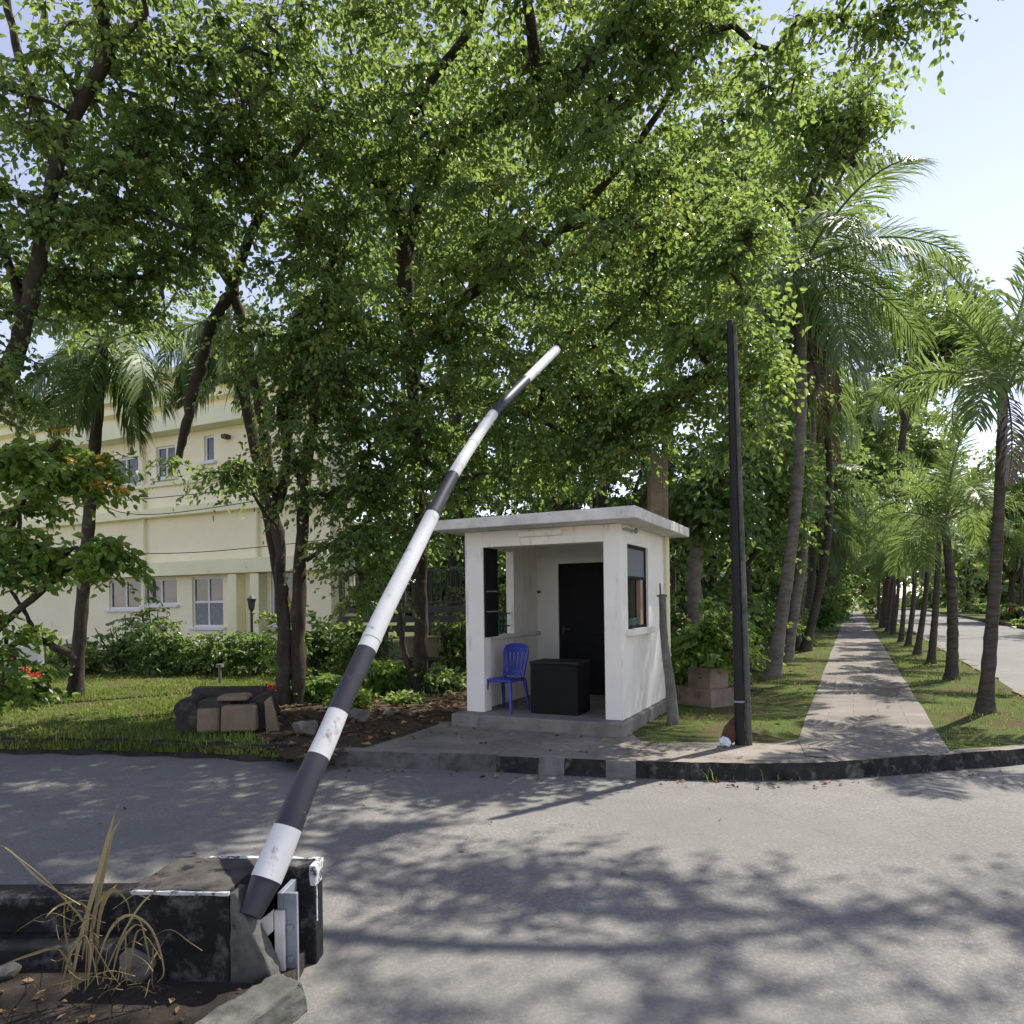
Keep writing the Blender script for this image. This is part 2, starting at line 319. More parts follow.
def grow(rg, mb, limbpts, limbr, clus, m=0, rmin=.008, rmax=.06):
    """branch every cluster back to the nearest wood already grown"""
    n = len(clus)
    if n == 0: return
    P = np.vstack([limbpts, clus]); nl = len(limbpts)
    d = np.linalg.norm(clus[:, None]-limbpts[None], axis=-1) if n*nl < 4e6 else None
    best = d.argmin(1); bd = d.min(1)*1.15
    par = np.zeros(n, int); done = np.zeros(n, bool); order = []
    for _ in range(n):
        i = int(np.where(done, 1e9, bd).argmin()); done[i] = True; par[i] = best[i]; order.append(i)
        dd = np.linalg.norm(clus-clus[i], axis=-1); u = (dd < bd) & ~done
        bd[u] = dd[u]; best[u] = nl+i
    cnt = np.ones(n)
    for i in reversed(order):
        if par[i] >= nl: cnt[par[i]-nl] += cnt[i]
    for i in range(n):
        a = P[par[i]]; b = clus[i]; ln = np.linalg.norm(b-a)
        r1 = min(rmax, rmin*cnt[i]**.5); r0 = r1*1.15
        k = 4 if ln > .5 else 3
        t = np.linspace(0, 1, k)[:, None]; Q = a+(b-a)*t
        Q[1:-1] += rg.standard_normal((k-2, 3))*.09*ln; Q[1:-1, 2] += .06*ln
        mb.tube(Q, np.linspace(r0, r1, k), 5 if r1 > .02 else 3, m, caps=False)
def tree(name, label, cat, base, limbs, blobs, leaf=.14, K=6, Mn=9, Lt=.6, droop=.5, lm='leaf', bark='bark', tint=(.5, .16), seed=1, group=None, jit=.25,
         stems=True, up=1., branch=True, extra=None, rmin=.008, nseg=10, wood='trunk'):
    rg = np.random.default_rng(seed)
    root = thing(name, base, label, cat, group)
    tb = MB(); lp = []; lr = []
    for lb in limbs:
        A = np.array([list(p) for p, r in lb]); r = np.array([r for p, r in lb])
        Q = spline(A, 6); rr = np.interp(np.linspace(0, len(r)-1, len(Q)), np.arange(len(r)), r)
        Q[1:-1] += rg.standard_normal((len(Q)-2, 3))*.12*rr[1:-1, None]
        tb.tube(Q, rr*(1+.06*rg.standard_normal(len(rr))), nseg, 0, jit=jit, rg=rg)
        lp.append(Q); lr.append(rr)
    lp = np.vstack(lp); lr = np.concatenate(lr)
    C = []
    for c, r, n in blobs:
        u = nrm(rg.standard_normal((n, 3)))*(rg.random((n, 1))**(1/2.3))
        C.append(np.asarray(c)+u*np.asarray(r))
    C = np.vstack(C)
    if branch: grow(rg, tb, lp, lr, C, rmin=rmin)
    tb.build(wood, M[bark], root, ang=60)
    cb = MB()
    V, q, tt, E = leaf_array(rg, C, K, Mn, Lt, leaf, up, droop, tint=tint)
    cb.add(V, q, 0, tt)
    if stems: add_stems(cb, E, .005, 1)
    cb.build('crown', [M[lm], M['twig']], root, smooth=False)
    if extra:
        for nm, mt, pts, sz, kk in extra:
            fb = MB(); V, q, tt, _ = leaf_array(rg, pts, kk, 3, sz*1.6, sz, .6, .2)
            fb.add(V, q, 0, tt); fb.build(nm, M[mt], root, smooth=False)
    return root
def pb(px, py, rx, ry, Y, dr, n):
    """crown lobe given by where it is seen and how far it stands"""
    return AT(px, py, Y), (rx*Y/F, dr, ry*Y/F), n

def frond_mesh(name, rg, length, el0, curve, nl=44, ll=.7, lw=.035, droop=.35, mats=('frond', 'petiole'), tint=.5, flat=.15, hang=0., plum=0.):
    mb = MB(); k = 15; t = np.linspace(0, 1, k)
    ang = el0-curve*t**1.25; ds = length/(k-1)
    x = np.concatenate([[0], np.cumsum(np.cos(ang[:-1])*ds)]); z = np.concatenate([[0], np.cumsum(np.sin(ang[:-1])*ds)])
    yb = .08*length*rg.standard_normal()*t**2
    P = np.stack([x, yb, z], -1)
    mb.tube(P, .026*length/3*(1.15-t)+.004, 5, 1, caps=False)
    tt = np.linspace(.13, 1., nl); tt = tt+rg.standard_normal(nl)*.005
    base = np.stack([np.interp(tt, t, P[:, i]) for i in range(3)], -1)
    T = nrm(np.gradient(P, axis=0)); tg = np.stack([np.interp(tt, t, T[:, i]) for i in range(3)], -1)
    Nn = np.stack([-tg[:, 2], 0*tt, tg[:, 0]], -1)
    Vs = []; qs = []; ts = []; tn = []; o = 0
    for sd in (-1, 1):
        pr = np.clip(np.sin(pi*(.1+.86*tt))**.6, .25, 1)*ll*(1+.08*rg.standard_normal(nl))
        d = nrm(sd*np.array([0, 1., 0])*.85+tg*(.35+.55*tt[:, None])+Nn*(flat+plum*rg.standard_normal((nl, 1)))+.09*rg.standard_normal((nl, 3))+np.array([0, 0, -hang]))
        w = nrm(np.cross(d, Nn))*lw*.5; w = np.where(tt[:, None] > 0, w, w)
        dn = np.array([0, 0, -1.])
        g = (droop*(1+.35*rg.standard_normal(nl)))[:, None]
        m1 = base+d*pr[:, None]*.45+dn*g*.12*pr[:, None]; m2 = base+d*pr[:, None]*.78+dn*g*.5*pr[:, None]; tip = base+d*pr[:, None]*.95+dn*g*1.05*pr[:, None]
        V = np.stack([base-w*.5, base+w*.5, m1-w, m1+w, m2-w*.75, m2+w*.75, tip], 1)
        ids = o+np.arange(nl)[:, None]*7
        qs.append(np.concatenate([ids+np.array([[0, 1, 3, 2]]), ids+np.array([[2, 3, 5, 4]])])); tn.append(ids+np.array([[4, 5, 6]]))
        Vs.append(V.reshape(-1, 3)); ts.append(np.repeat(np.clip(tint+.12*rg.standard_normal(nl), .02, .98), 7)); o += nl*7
    mb.add(np.vstack(Vs), [np.concatenate(qs), np.concatenate(tn)], 0, np.concatenate(ts))
    o = mb.build(name, [M[mats[0]], M[mats[1]]], None, smooth=False)
    me = o.data; bpy.data.objects.remove(o); return me
def palm(name, label, cat, base, top, r0, r1, fronds, seed, group=None, bend=.1, shaft=None, bark='palm_bark', fallen=0):
    """fronds: list of (mesh, azimuth, scale)"""
    rg = np.random.default_rng(seed)
    root = thing(name, base, label, cat, group)
    base = np.asarray(base, float); top = np.asarray(top, float)
    t = np.linspace(0, 1, 26)[:, None]
    P = base+(top-base)*t; b = rg.standard_normal(2)*.4+np.array([1., 0]); P[:, :2] += np.sin(t*pi)*bend*b
    P[0, 2] -= .05
    r = r0+(r1-r0)*t[:, 0]**.6; r[0] *= 1.45; r[1] *= 1.2
    r = r*(1+.05*np.cos(np.arange(26)*pi))
    mb = MB(); mb.tube(P, r, 12, 0, jit=.08, rg=rg); mb.build('trunk', M[bark], root, ang=70)
    if shaft:
        mb = MB(); k = np.linspace(0, 1, 6)[:, None]
        mb.tube(top+np.array([0, 0, shaft])*k-np.array([0, 0, .04]), r1*np.array([1.1, 1.25, 1.2, 1., .8, .5]), 10, 0); mb.build('crownshaft', M['petiole'], root, ang=70)
    zt = top-base
    for me, az, sc in fronds:
        o = bpy.data.objects.new('frond', me); COL.objects.link(o); o.parent = root
        o.location = (zt[0]+.5*r1*cos(az), zt[1]+.5*r1*sin(az), zt[2]+(shaft*.8 if shaft else 0)+.05*rg.standard_normal())
        o.rotation_euler = (.25*rg.standard_normal(), 0, az); o.scale = (sc,)*3
    return root

# ================================================================== SETTING
w = bpy.data.worlds.new('World'); S.world = w; w.use_nodes = True
nt = w.node_tree; bg = nt.nodes['Background']
sky = nt.nodes.new('ShaderNodeTexSky'); sky.sky_type = 'NISHITA'; sky.sun_disc = False
sky.sun_elevation = SUN_EL; sky.sun_rotation = pi/2-SUN_AZ; sky.dust_density = .0; sky.air_density = 1.; sky.ozone_density = 1.
hs = nt.nodes.new('ShaderNodeHueSaturation'); hs.inputs['Saturation'].default_value = .62; L(nt, sky.outputs[0], hs.inputs['Color']); L(nt, mixc(nt, 1., hs.outputs[0], (.985, .91, .985), 'MULTIPLY'), bg.inputs[0]); bg.inputs[1].default_value = .112
sd = bpy.data.lights.new('sun', 'SUN'); sd.energy = 3.6; sd.angle = R(.53); sd.color = (1, .94, .84)
so = bpy.data.objects.new('sun', sd); COL.objects.link(so)
so.rotation_euler = Vector((cos(SUN_AZ)*cos(SUN_EL), sin(SUN_AZ)*cos(SUN_EL), sin(SUN_EL))).to_track_quat('Z', 'Y').to_euler()
S.view_settings.view_transform = 'Standard'; S.view_settings.look = 'None'; S.view_settings.gamma = 1; S.view_settings.exposure = 1.12
cd = bpy.data.cameras.new('camera'); co = bpy.data.objects.new('camera', cd); COL.objects.link(co); S.camera = co
cd.sensor_width = 36; cd.lens = F/1024*36; cd.clip_start = .05; cd.clip_end = 2000; cd.shift_y = (CY-512)/1024
co.matrix_world = Matrix.Translation((0, 0, H)) @ Matrix.Rotation(R(90), 4, 'X') @ Matrix.Rotation(-ROLL, 4, 'Z')
S.cycles.use_denoising = True; S.cycles.max_bounces = 10; S.cycles.diffuse_bounces = 7; S.cycles.transmission_bounces = 6; S.cycles.glossy_bounces = 3
S.cycles.sample_clamp_indirect = 6

rg0 = np.random.default_rng(11)
KZ = .14
def inpoly(P, poly):
    x, y = P[:, 0], P[:, 1]; ins = np.zeros(len(P), bool); n = len(poly)
    for i in range(n):
        x1, y1 = poly[i][:2]; x2, y2 = poly[(i+1) % n][:2]
        c = ((y1 > y) != (y2 > y)) & (x < (x2-x1)*(y-y1)/(y2-y1+1e-12)+x1); ins ^= c
    return ins
def scatter(poly, n, rg):
    A = np.array([p[:2] for p in poly]); lo, hi = A.min(0), A.max(0)
    P = lo+(hi-lo)*rg.random((n, 2)); return P[inpoly(P, poly)]
def vnoise(P, s, seed):
    r = np.random.default_rng(seed); g = r.random((64, 64)); q = P[:, :2]*s+100
    i = np.floor(q).astype(int); f = q-i; f = f*f*(3-2*f); i %= 64; j = (i+1) % 64
    return (g[i[:, 0], i[:, 1]]*(1-f[:, 0])+g[j[:, 0], i[:, 1]]*f[:, 0])*(1-f[:, 1])+(g[i[:, 0], j[:, 1]]*(1-f[:, 0])+g[j[:, 0], j[:, 1]]*f[:, 0])*f[:, 1]

MB().box((-400, -300, -.4), (500, 900, -.03)).build('ground', M['lawn'], smooth=False)['kind'] = 'structure'
MB().add([[-60, -14, 0], [75, -14, 0], [75, 150, 0], [-60, 150, 0]], np.array([[0, 1, 2, 3]])).build('road', M['road'], smooth=False)['kind'] = 'structure'
left_edge = [np.array([-24., 12.6, 0]), np.array([-12, 9.75, 0]), G(0, 752), G(100, 753), G(200, 756), G(290, 761)]
kerb_line = [G(335, 765), G(400, 768), G(500, 772), G(600, 777), G(700, 780), G(770, 780.5), G(830, 779), G(900, 774.5), G(960, 769), G(1024, 764), np.array([6.05, 7.6, 0]), np.array([6.9, 8.65, 0]), np.array([7.55, 9.95, 0]), G(1023, 701)]
kerb_pts = spline(kerb_line, 8)
far_kerb = [SC(s, 2.48) for s in (16, 20, 30, 45, 60, 80, 120)]
edge = [p for p in left_edge]+[p for p in kerb_pts]+far_kerb
verge = [p[:2] for p in left_edge]+[p[:2]+[0, .06] for p in kerb_pts[:70]]+[p[:2]+[-.07, .03] for p in kerb_pts[70:]]+[p[:2]-E2[:2]*.07 for p in far_kerb]+[SC(120, -60)[:2], np.array([-90., 60])]
MB().prism(verge, -.02, KZ).build('lawn', M['lawn'], smooth=False)['kind'] = 'structure'
# kerb stones in alternating worn paint, then the plain avenue kerb
def kerb_strip(pts, mats_seq, wd=.16, h=KZ+.022, name='kerb', mats=('kerb_black', 'kerb_grey', 'apron', 'conc_dark')):
    pts = np.asarray(pts)[:, :2]; seg = np.linalg.norm(np.diff(pts, axis=0), axis=1); s = np.concatenate([[0], np.cumsum(seg)])
    mb = MB(); t0 = 0.; i = 0; rr = np.random.default_rng(5)
    at = lambda t: np.array([np.interp(t, s, pts[:, 0]), np.interp(t, s, pts[:, 1])])
    while t0 < s[-1]-.02:
        ln, m = mats_seq(i, t0); t1 = min(s[-1], t0+ln); a, b = at(t0+.0015), at(t1-.0015)
        d = nrm(b-a); n_ = np.array([-d[1], d[0]]); hh = h+.008*rr.standard_normal(); o = .006*rr.standard_normal()
        pa = [a-n_*(.02+o), b-n_*(.02+o), b+n_*wd, a+n_*wd]; tp = [a+n_*.012, b+n_*.012, b+n_*wd, a+n_*wd]
        P = np.array([[p[0], p[1], -.01] for p in pa]+[[p[0], p[1], hh] for p in tp])
        mb.add(P, np.array([[0, 1, 5, 4]]), m); mb.add(P, np.array([[4, 5, 6, 7], [1, 2, 6, 5], [2, 3, 7, 6], [3, 0, 4, 7]]), 2); t0 = t1; i += 1
    o = mb.build(name, [M[k] for k in mats], smooth=True); o['kind'] = 'structure'
    if name == 'kerb': roughen(o, .007, 3)
kx = [(float(np.linalg.norm(np.diff(kerb_pts[:k+1, :2], axis=0), axis=1).sum()), kerb_pts[k]) for k in range(len(kerb_pts))]
def kseq(i, t):
    pat = [(.55, 3), (.62, 3), (.6, 3), (.43, 0), (.26, 1), (.4, 0), (.29, 1), (.5, 0), (.5, 0), (.5, 0), (.4, 0), (.5, 0), (.5, 0), (.4, 0), (.5, 0), (.5, 0), (.5, 1)]
    return pat[i] if i < len(pat) else (.5, 0)
kerb_strip(kerb_pts, kseq)
kerb_strip(np.array(far_kerb), lambda i, t: (.6 if t < 30 else 4., 0 if i % 3 else 1), name='avenue_kerb')
# pavement in front of the booth, the footpath, the bare soil bed
apron = [kerb_pts[0]+[0, .12, 0], *[p+[0, .14, 0] for p in kerb_pts[2:62]], G(826, 752, KZ), G(806, 738, KZ), G(770, 744, KZ), G(705, 742, KZ), G(660, 744, KZ), G(640, 741, KZ), SC(8.2, -2.4), SC(8., -5.), G(440, 724, KZ), G(400, 738, KZ), G(352, 752, KZ)]
MB().prism([p[:2] for p in apron], KZ+.004, KZ+.004).build('pavement', M['apron'], smooth=False)['kind'] = 'structure'
pj = [SC(s, -.55+.012*math.sin(s*3.1)) for s in np.arange(8.3, 90, 1.5)]; pk = [SC(s, .86+.012*math.sin(s*2.3)) for s in np.arange(8.3, 90, 1.5)]
near = [G(806, 757, KZ), G(850, 760, KZ), G(900, 757.5, KZ), G(948, 753, KZ)]
MB().prism([p[:2] for p in near+pk+pj[::-1]], KZ+.012, KZ+.012).build('footpath', M['path'], smooth=False)['kind'] = 'structure'
bed = [G(285, 759, KZ), G(335, 759, KZ), G(352, 750, KZ), G(400, 736, KZ), G(470, 718, KZ), G(470, 690, KZ), G(430, 672, KZ), G(330, 690, KZ), G(268, 712, KZ), G(250, 735, KZ)]
MB().prism([p[:2] for p in bed], KZ+.003, KZ+.003).build('soil', M['soil'], smooth=False)['kind'] = 'structure'
edg = [p+[0, .42+.1*math.sin(k*2.3), 0] for k, p in enumerate(left_edge)]
eb = MB()
for i in range(len(left_edge)-1):
    a, b = left_edge[i], left_edge[i+1]
    for k in range(8):
        p = a+(b-a)*k/8; q = a+(b-a)*(k+1)/8; j1, j2 = .05*math.sin(p[0]*9), .05*math.sin(q[0]*9)
        eb.add([[p[0], p[1]-.1+j1, .004], [q[0], q[1]-.1+j2, .004], [q[0], q[1]+.02, KZ+.02+j2*.4], [p[0], p[1]+.02, KZ+.02+j1*.4], [q[0], q[1]+.12+j2, KZ+.004], [p[0], p[1]+.12+j1, KZ+.004]], np.array([[0, 1, 2, 3], [3, 2, 4, 5]]))
eb.build('soil_bank', M['island_dirt'], smooth=True)['kind'] = 'structure'  # soil edge whose dark tone also stands in for shade below the grass
median = [SC(8, 7.6)[:2], SC(8, 60)[:2], SC(150, 60)[:2], SC(150, 7.6)[:2], SC(60, 7.6)[:2], SC(35, 7.6)[:2]]
MB().prism(median, -.02, KZ+.05).build('far_verge', M['lawn'], smooth=False)['kind'] = 'structure'
kerb_strip(np.array([SC(s, 7.6) for s in (110, 60, 35, 8)]), lambda i, t: (3., 1 if i % 2 else 0), name='far_kerb')
# traffic island under the barrier
isl = [(-6, 3.55), (-6, .6), (-1.9, 1.6), (-1.36, 2.4), (-.98, 3.1), (-1.0, 3.4)]
MB().prism(isl, -.02, .075).build('island_soil', M['island_dirt'], smooth=False)['kind'] = 'structure'
ia, ib = G(293, 975, .12), G(188, 1040, .12)
d = nrm(ia[:2]-ib[:2]); n_ = np.array([d[1], -d[0]])
kb = MB()
for k in range(3):
    p = ia[:2]-d*.42*(k+1)*1.01; q = p+d*.41; j = .01*(k % 2)
    kb.hexa(np.array([[*(p-n_*.1), -.01], [*(p+n_*.11), -.01], [*(q+n_*.11), -.01], [*(q-n_*.1), -.01], [*(p-n_*.085), .115+j], [*(p+n_*.085), .11+j], [*(q+n_*.085), .12-j], [*(q-n_*.085), .125]]))
roughen(kb.build('island_kerb', M['conc_dark'], bevel=.016), .02, 4)['kind'] = 'structure'

# grass and litter: nobody could count them
def blades(name, polys, h, mt='grass', wd=.008, seed=3, thr=.42, z=None):
    rg = np.random.default_rng(seed); Ps = []
    for poly, n in polys:
        P = scatter(poly, n, rg); v = .6*vnoise(P, 1.3, 4)+.4*vnoise(P, 4., 9)
        Ps.append(P[(v+.25*rg.standard_normal(len(P))) > thr])
    P = np.vstack(Ps); n = len(P); az = rg.random(n)*2*pi; hh = h*(.4+1.*rg.random(n))*(.6+.8*vnoise(P, .9, 2)); lean = (.2+.7*rg.random(n))*hh
    B = np.stack([P[:, 0], P[:, 1], np.full(n, KZ-.01 if z is None else z)], -1); w_ = np.stack([-np.sin(az), np.cos(az), 0*az], -1)*wd*(.6+.8*rg.random(n))[:, None]
    d_ = np.stack([np.cos(az), np.sin(az), 0*az], -1); up = np.array([0, 0, 1.])
    m1 = B+d_*(lean*.3)[:, None]+up*(hh*.6)[:, None]; tip = B+d_*lean[:, None]+up*hh[:, None]
    V = np.stack([B-w_, B+w_, m1+w_*.7, m1-w_*.7, tip], 1).reshape(-1, 3); i = np.arange(n)[:, None]*5
    mb = MB(); mb.add(V, [i+np.array([[0, 1, 2, 3]]), i+np.array([[3, 2, 4]])], 0, np.repeat(np.clip(.2+.6*vnoise(P, .7, 6)+.16*rg.standard_normal(n), .02, .98), 5))
    tag(mb.build(name, M[mt], smooth=False), kind='stuff')
lawn_l = [p[:2]+[0, -.03] for p in left_edge]+[bed[-1][:2], bed[-2][:2], G(300, 700, KZ)[:2], np.array([-5., 16.]), np.array([-16., 18.])]
strip_l = [SC(8.6, -2.6)[:2], SC(8.4, -.9)[:2], SC(9, -.57)[:2], SC(30, -.57)[:2], SC(30, -2.8)[:2]]
strip_l2 = [SC(30, -.57)[:2], SC(60, -.57)[:2], SC(60, -2.4)[:2], SC(30, -2.6)[:2]]
strip_r = [G(952, 752, KZ)[:2], *[p[:2]+[-.08, .2] for p in kerb_pts[70:]], SC(16, 2.35)[:2], SC(30, 2.35)[:2], SC(30, .9)[:2], SC(9.4, .9)[:2]]
strip_r2 = [SC(30, .9)[:2], SC(60, .9)[:2], SC(60, 2.35)[:2], SC(30, 2.35)[:2]]
far_r = [SC(20, 7.8)[:2], SC(20, 12)[:2], SC(90, 14)[:2], SC(90, 7.8)[:2]]
blades('grass', [(lawn_l, 170000), (strip_l, 26000), (strip_l2, 9000), (strip_r, 34000), (strip_r2, 9000), (far_r, 20000)], .06)
kf_ = [p for p in kerb_pts if 690/1024 < (512+710*p[0]/p[1])/1024 < 800/1024]
blades('lawn_edge_grass', [([p[:2]+[0, -.08] for p in left_edge[1:]]+[p[:2]+[0, .25] for p in left_edge[:0:-1]], 190000)], .065, seed=9, thr=.2, z=.05)
blades('kerb_weeds', [([p[:2]+[0, -.07] for p in kf_]+[p[:2]+[0, -.025] for p in kf_[::-1]], 260), ([G(795, 756, KZ)[:2], G(815, 756, KZ)[:2], G(822, 738, KZ)[:2], G(800, 735, KZ)[:2]], 700), ([G(640, 745, KZ)[:2], G(720, 741, KZ)[:2], G(720, 733, KZ)[:2], G(650, 735, KZ)[:2]], 1200)], .09, seed=6, thr=.6, z=.0)
rgk = np.random.default_rng(8)
def litter(name, specs, mt='dry', seed=4, size=.07):
    rg = np.random.default_rng(seed); Vs = []; tt = []
    for poly, n, z, sz in specs:
        P = scatter(poly, n, rg); n = len(P); az = rg.random(n)*2*pi; s = (sz*(.5+rg.random(n)))[:, None]
        d_ = np.stack([np.cos(az), np.sin(az), .25*rg.standard_normal(n)], -1); w_ = np.stack([-np.sin(az), np.cos(az), .3*rg.standard_normal(n)], -1)
        c = np.stack([P[:, 0], P[:, 1], np.full(n, z+.012)], -1); u = np.array([0, 0, .25])
        V = np.stack([c-d_*s*.5, c+w_*s*.25+u*s*rg.random((n, 1)), c+d_*s*.5, c-w_*s*.25+u*s*rg.random((n, 1))], 1)
        V[..., 2] = np.maximum(V[..., 2], z+.004); Vs.append(V.reshape(-1, 3)); tt.append(np.repeat(rg.random(n), 4))
    V = np.vstack(Vs); mb = MB(); mb.add(V, np.arange(len(V)).reshape(-1, 4), 0, np.concatenate(tt))
    tag(mb.build(name, M[mt], smooth=False), kind='stuff')
rd = [(-7, 4.4), (4.5, 4.2), (4.5, 6.6), (-1, 7.), (-7, 8.2)]
litter('leaf_litter', [(bed, 1500, KZ, .1), (lawn_l, 420, KZ+.03, .1), (strip_l, 500, KZ+.03, .1), (strip_r, 160, KZ+.03, .09), ([p[:2] for p in apron], 240, KZ, .05), (rd, 45, 0, .045), ([p[:2]+[0, -.32] for p in kerb_pts[:70:4]]+[p[:2]+[0, -.04] for p in kerb_pts[68::-4]], 420, 0, .05),
                       ([SC(8, -.5)[:2], SC(9, .85)[:2], SC(40, .85)[:2], SC(40, -.5)[:2]], 160, KZ+.01, .08), (isl, 1300, .075, .038), ([SC(9, -6)[:2], SC(9, -2.6)[:2], SC(30, -2.6)[:2], SC(30, -8)[:2]], 1500, KZ, .13)])

# ================================================================== GUARD BOOTH
FRc = G(623, 721, .3)
q_ = ON(467, 715, FRc, -E2); BW = q_[0]
q_ = ON(667, 700, FRc, D2); BD = min(max(q_[0], 1.9), 2.5)
O_ = FRc[:2]-E2*BW
def bf(P):
    P = np.asarray(P, float).reshape(-1, 3)
    return np.stack([O_[0]+P[:, 0]*E2[0]+P[:, 1]*D2[0], O_[1]+P[:, 0]*E2[1]+P[:, 1]*D2[1], P[:, 2]], -1)
def aof(px, b): return ON(px, 650, O_+D2*b, E2)[0]
def bof(px): return ON(px, 600, O_+E2*BW, D2)[0]
print('booth', BW, BD)
Z0, ZT = .3, AT(625, 523, FRc[1])[2]; ZO = AT(604, 541, FRc[1]+.05)[2]
T = .12; PWd = aof(484, 0); PRt = aof(604.5, 0)
booth = thing('guard_booth', [*bf([[BW/2, BD/2, 0]])[0, :2], KZ], 'small white guard booth with a flat overhanging roof and an open front', 'guard booth')
pl = MB()
pl.box((-.12, -.2, KZ-.1), (BW+.06, BD+.05, Z0), 0, bf)
pl.build('plinth', M['concrete'], booth, bevel=.018)
mb = MB(); mb.box((0, 0, Z0+.002), (PWd, .2, ZT), 0, bf); mb.build('pillar', M['white'], booth, bevel=.008)
mb = MB(); mb.box((PRt, 0, Z0+.002), (BW, .2, ZT), 0, bf); mb.build('pillar', M['white'], booth, bevel=.008)
mb = MB(); mb.box((PWd, .003, ZO), (PRt, .18, ZT), 0, bf); mb.build('beam', M['white'], booth, bevel=.006)
# side walls with their openings
b1, b2 = bof(628), bof(648.5); zs = AT(628, 630, FRc[1]+.2)[2]; zh = AT(628, 543, FRc[1]+.2)[2]
b1 = max(b1, .2)
rw = MB()
rw.box((BW-T, .2, Z0+.002), (BW-.002, BD, zs), 0, bf); rw.box((BW-T, .2, zh), (BW-.002, BD, ZT), 0, bf)
if b1 > .205: rw.box((BW-T, .2, zs), (BW-.002, b1, zh), 0, bf)
rw.box((BW-T, b2, zs), (BW-.002, BD, zh), 0, bf)
rw.build('wall', M['white'], booth)
lw_ = MB(); zl = AT(486, 636, O_[1]+.3)[2]
lb1, lb2 = .2, 1.2
lw_.box((.002, .2, Z0+.002), (T, BD-T, zl), 0, bf); lw_.box((.002, .2, ZO+.02), (T, BD-T, ZT), 0, bf); lw_.box((.002, lb2, zl), (T, BD-T, ZO+.02), 0, bf)
lw_.build('wall', M['white'], booth)
mb = MB(); da = aof(559, BD-T); dz = AT(575, 563.5, bf([[da, BD-T, 0]])[0, 1])[2]; da2 = da+.86
if da2 > BW-T-.06: da2 = BW-T-.06
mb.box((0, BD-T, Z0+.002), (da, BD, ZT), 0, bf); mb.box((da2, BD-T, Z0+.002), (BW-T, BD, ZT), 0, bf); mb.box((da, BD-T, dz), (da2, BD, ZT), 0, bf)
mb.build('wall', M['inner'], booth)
dr = MB(); dr.box((da+.004, BD-T+.02, Z0+.004), (da2-.004, BD-T+.06, dz-.004), 0, bf)
for z0, z1 in ((.45, 1.05), (1.2, dz-.12)):
    dr.box((da+.12, BD-T+.012, z0), (da2-.12, BD-T+.02, z1), 0, bf)
door = dr.build('door', M['black_matte'], booth, bevel=.004)
hb = MB(); hb.box((da+.07, BD-T-.03, 1.2), (da+.1, BD-T+.02, 1.32), 0, bf); hb.box((da+.07, BD-T-.045, 1.27), (da+.2, BD-T-.03, 1.29), 0, bf); hb.build('handle', M['rail'], None)
h_ = bpy.data.objects['handle']; h_.parent = door; h_.location = -booth.matrix_basis.translation
h_.location = (0, 0, 0); h_.data.transform(Matrix.Translation(-booth.matrix_basis.translation))
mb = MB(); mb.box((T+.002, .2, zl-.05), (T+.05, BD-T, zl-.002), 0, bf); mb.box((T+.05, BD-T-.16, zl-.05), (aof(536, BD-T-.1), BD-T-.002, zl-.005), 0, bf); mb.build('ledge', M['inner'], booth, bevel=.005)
mb = MB(); mb.box((BW-T-.02, b1-.08, zs-.07), (BW+.09, b2+.1, zs+.002), 0, bf); mb.build('sill', M['white'], booth, bevel=.008)
# the right window: grey blind above, added dark sheet painting the dim interior and a tan stile below
zm = AT(628, 577, FRc[1]+.2)[2]
wd = MB()
for lo, hi in (((BW-.08, b1, zs), (BW-.03, b1+.04, zh)), ((BW-.08, b2-.04, zs), (BW-.03, b2, zh)), ((BW-.08, b1+.04, zh-.04), (BW-.03, b2-.04, zh)), ((BW-.08, b1+.04, zs+.002), (BW-.03, b2-.04, zs+.04)), ((BW-.078, b1+.04, zm-.02), (BW-.032, b2-.04, zm+.02))):
    wd.box(lo, hi, 0, bf)
win = wd.build('window', M['black_matte'], booth)

def sub(mb, name, mt, par, root, **k):
    o = mb.build(name, mt, root, **k); o.parent = par; return o
mb = MB(); mb.box((BW-.06, b1+.04, zm+.02), (BW-.045, b2-.04, zh-.04), 0, bf); sub(mb, 'blind', M['blind'], win, booth)
mb = MB(); mb.box((BW-.075, b1+(b2-b1)*.66, zs+.04), (BW-.02, b1+(b2-b1)*.8, zm-.02), 0, bf); sub(mb, 'stile', M['tan_wood'], win, booth, bevel=.004)
mb = MB(); mb.box((BW-.085, b1+.042, zs+.04), (BW-.08, b1+(b2-b1)*.7, zm-.02), 0, bf); sub(mb, 'pane', M['dim_interior'], win, booth)  # sheet added to darken the view through the open lower half
mb = MB(); mb.box((BW-.07, b1+.05, zs+.04), (BW-.04, b1+(b2-b1)*.64, zs+.13), 0, bf); sub(mb, 'lower_panel', M['teal'], win, booth, bevel=.004)
mb = MB(); mb.box((PWd+.002, .02, zl+.002), (PWd+.03, .36, ZO-.004), 0, bf)
shutter = mb.build('shutter', M['black_matte'], booth)
for z in (zl+.32, zl+.58): mb = MB(); mb.box((PWd+.031, .03, z), (PWd+.036, .35, z+.016), 0, bf); sub(mb, 'clip', M['zinc'], shutter, booth)
mb = MB()
for z in (zl+.1, zl+.28): mb.box((.04, .46, z), (.06, 1.19, z+.018), 0, bf)
for b in (.6, .85, 1.08): mb.box((.042, b, zl+.002), (.058, b+.016, zl+.28), 0, bf)
mb.build('guard_rail', M['teal'], booth)
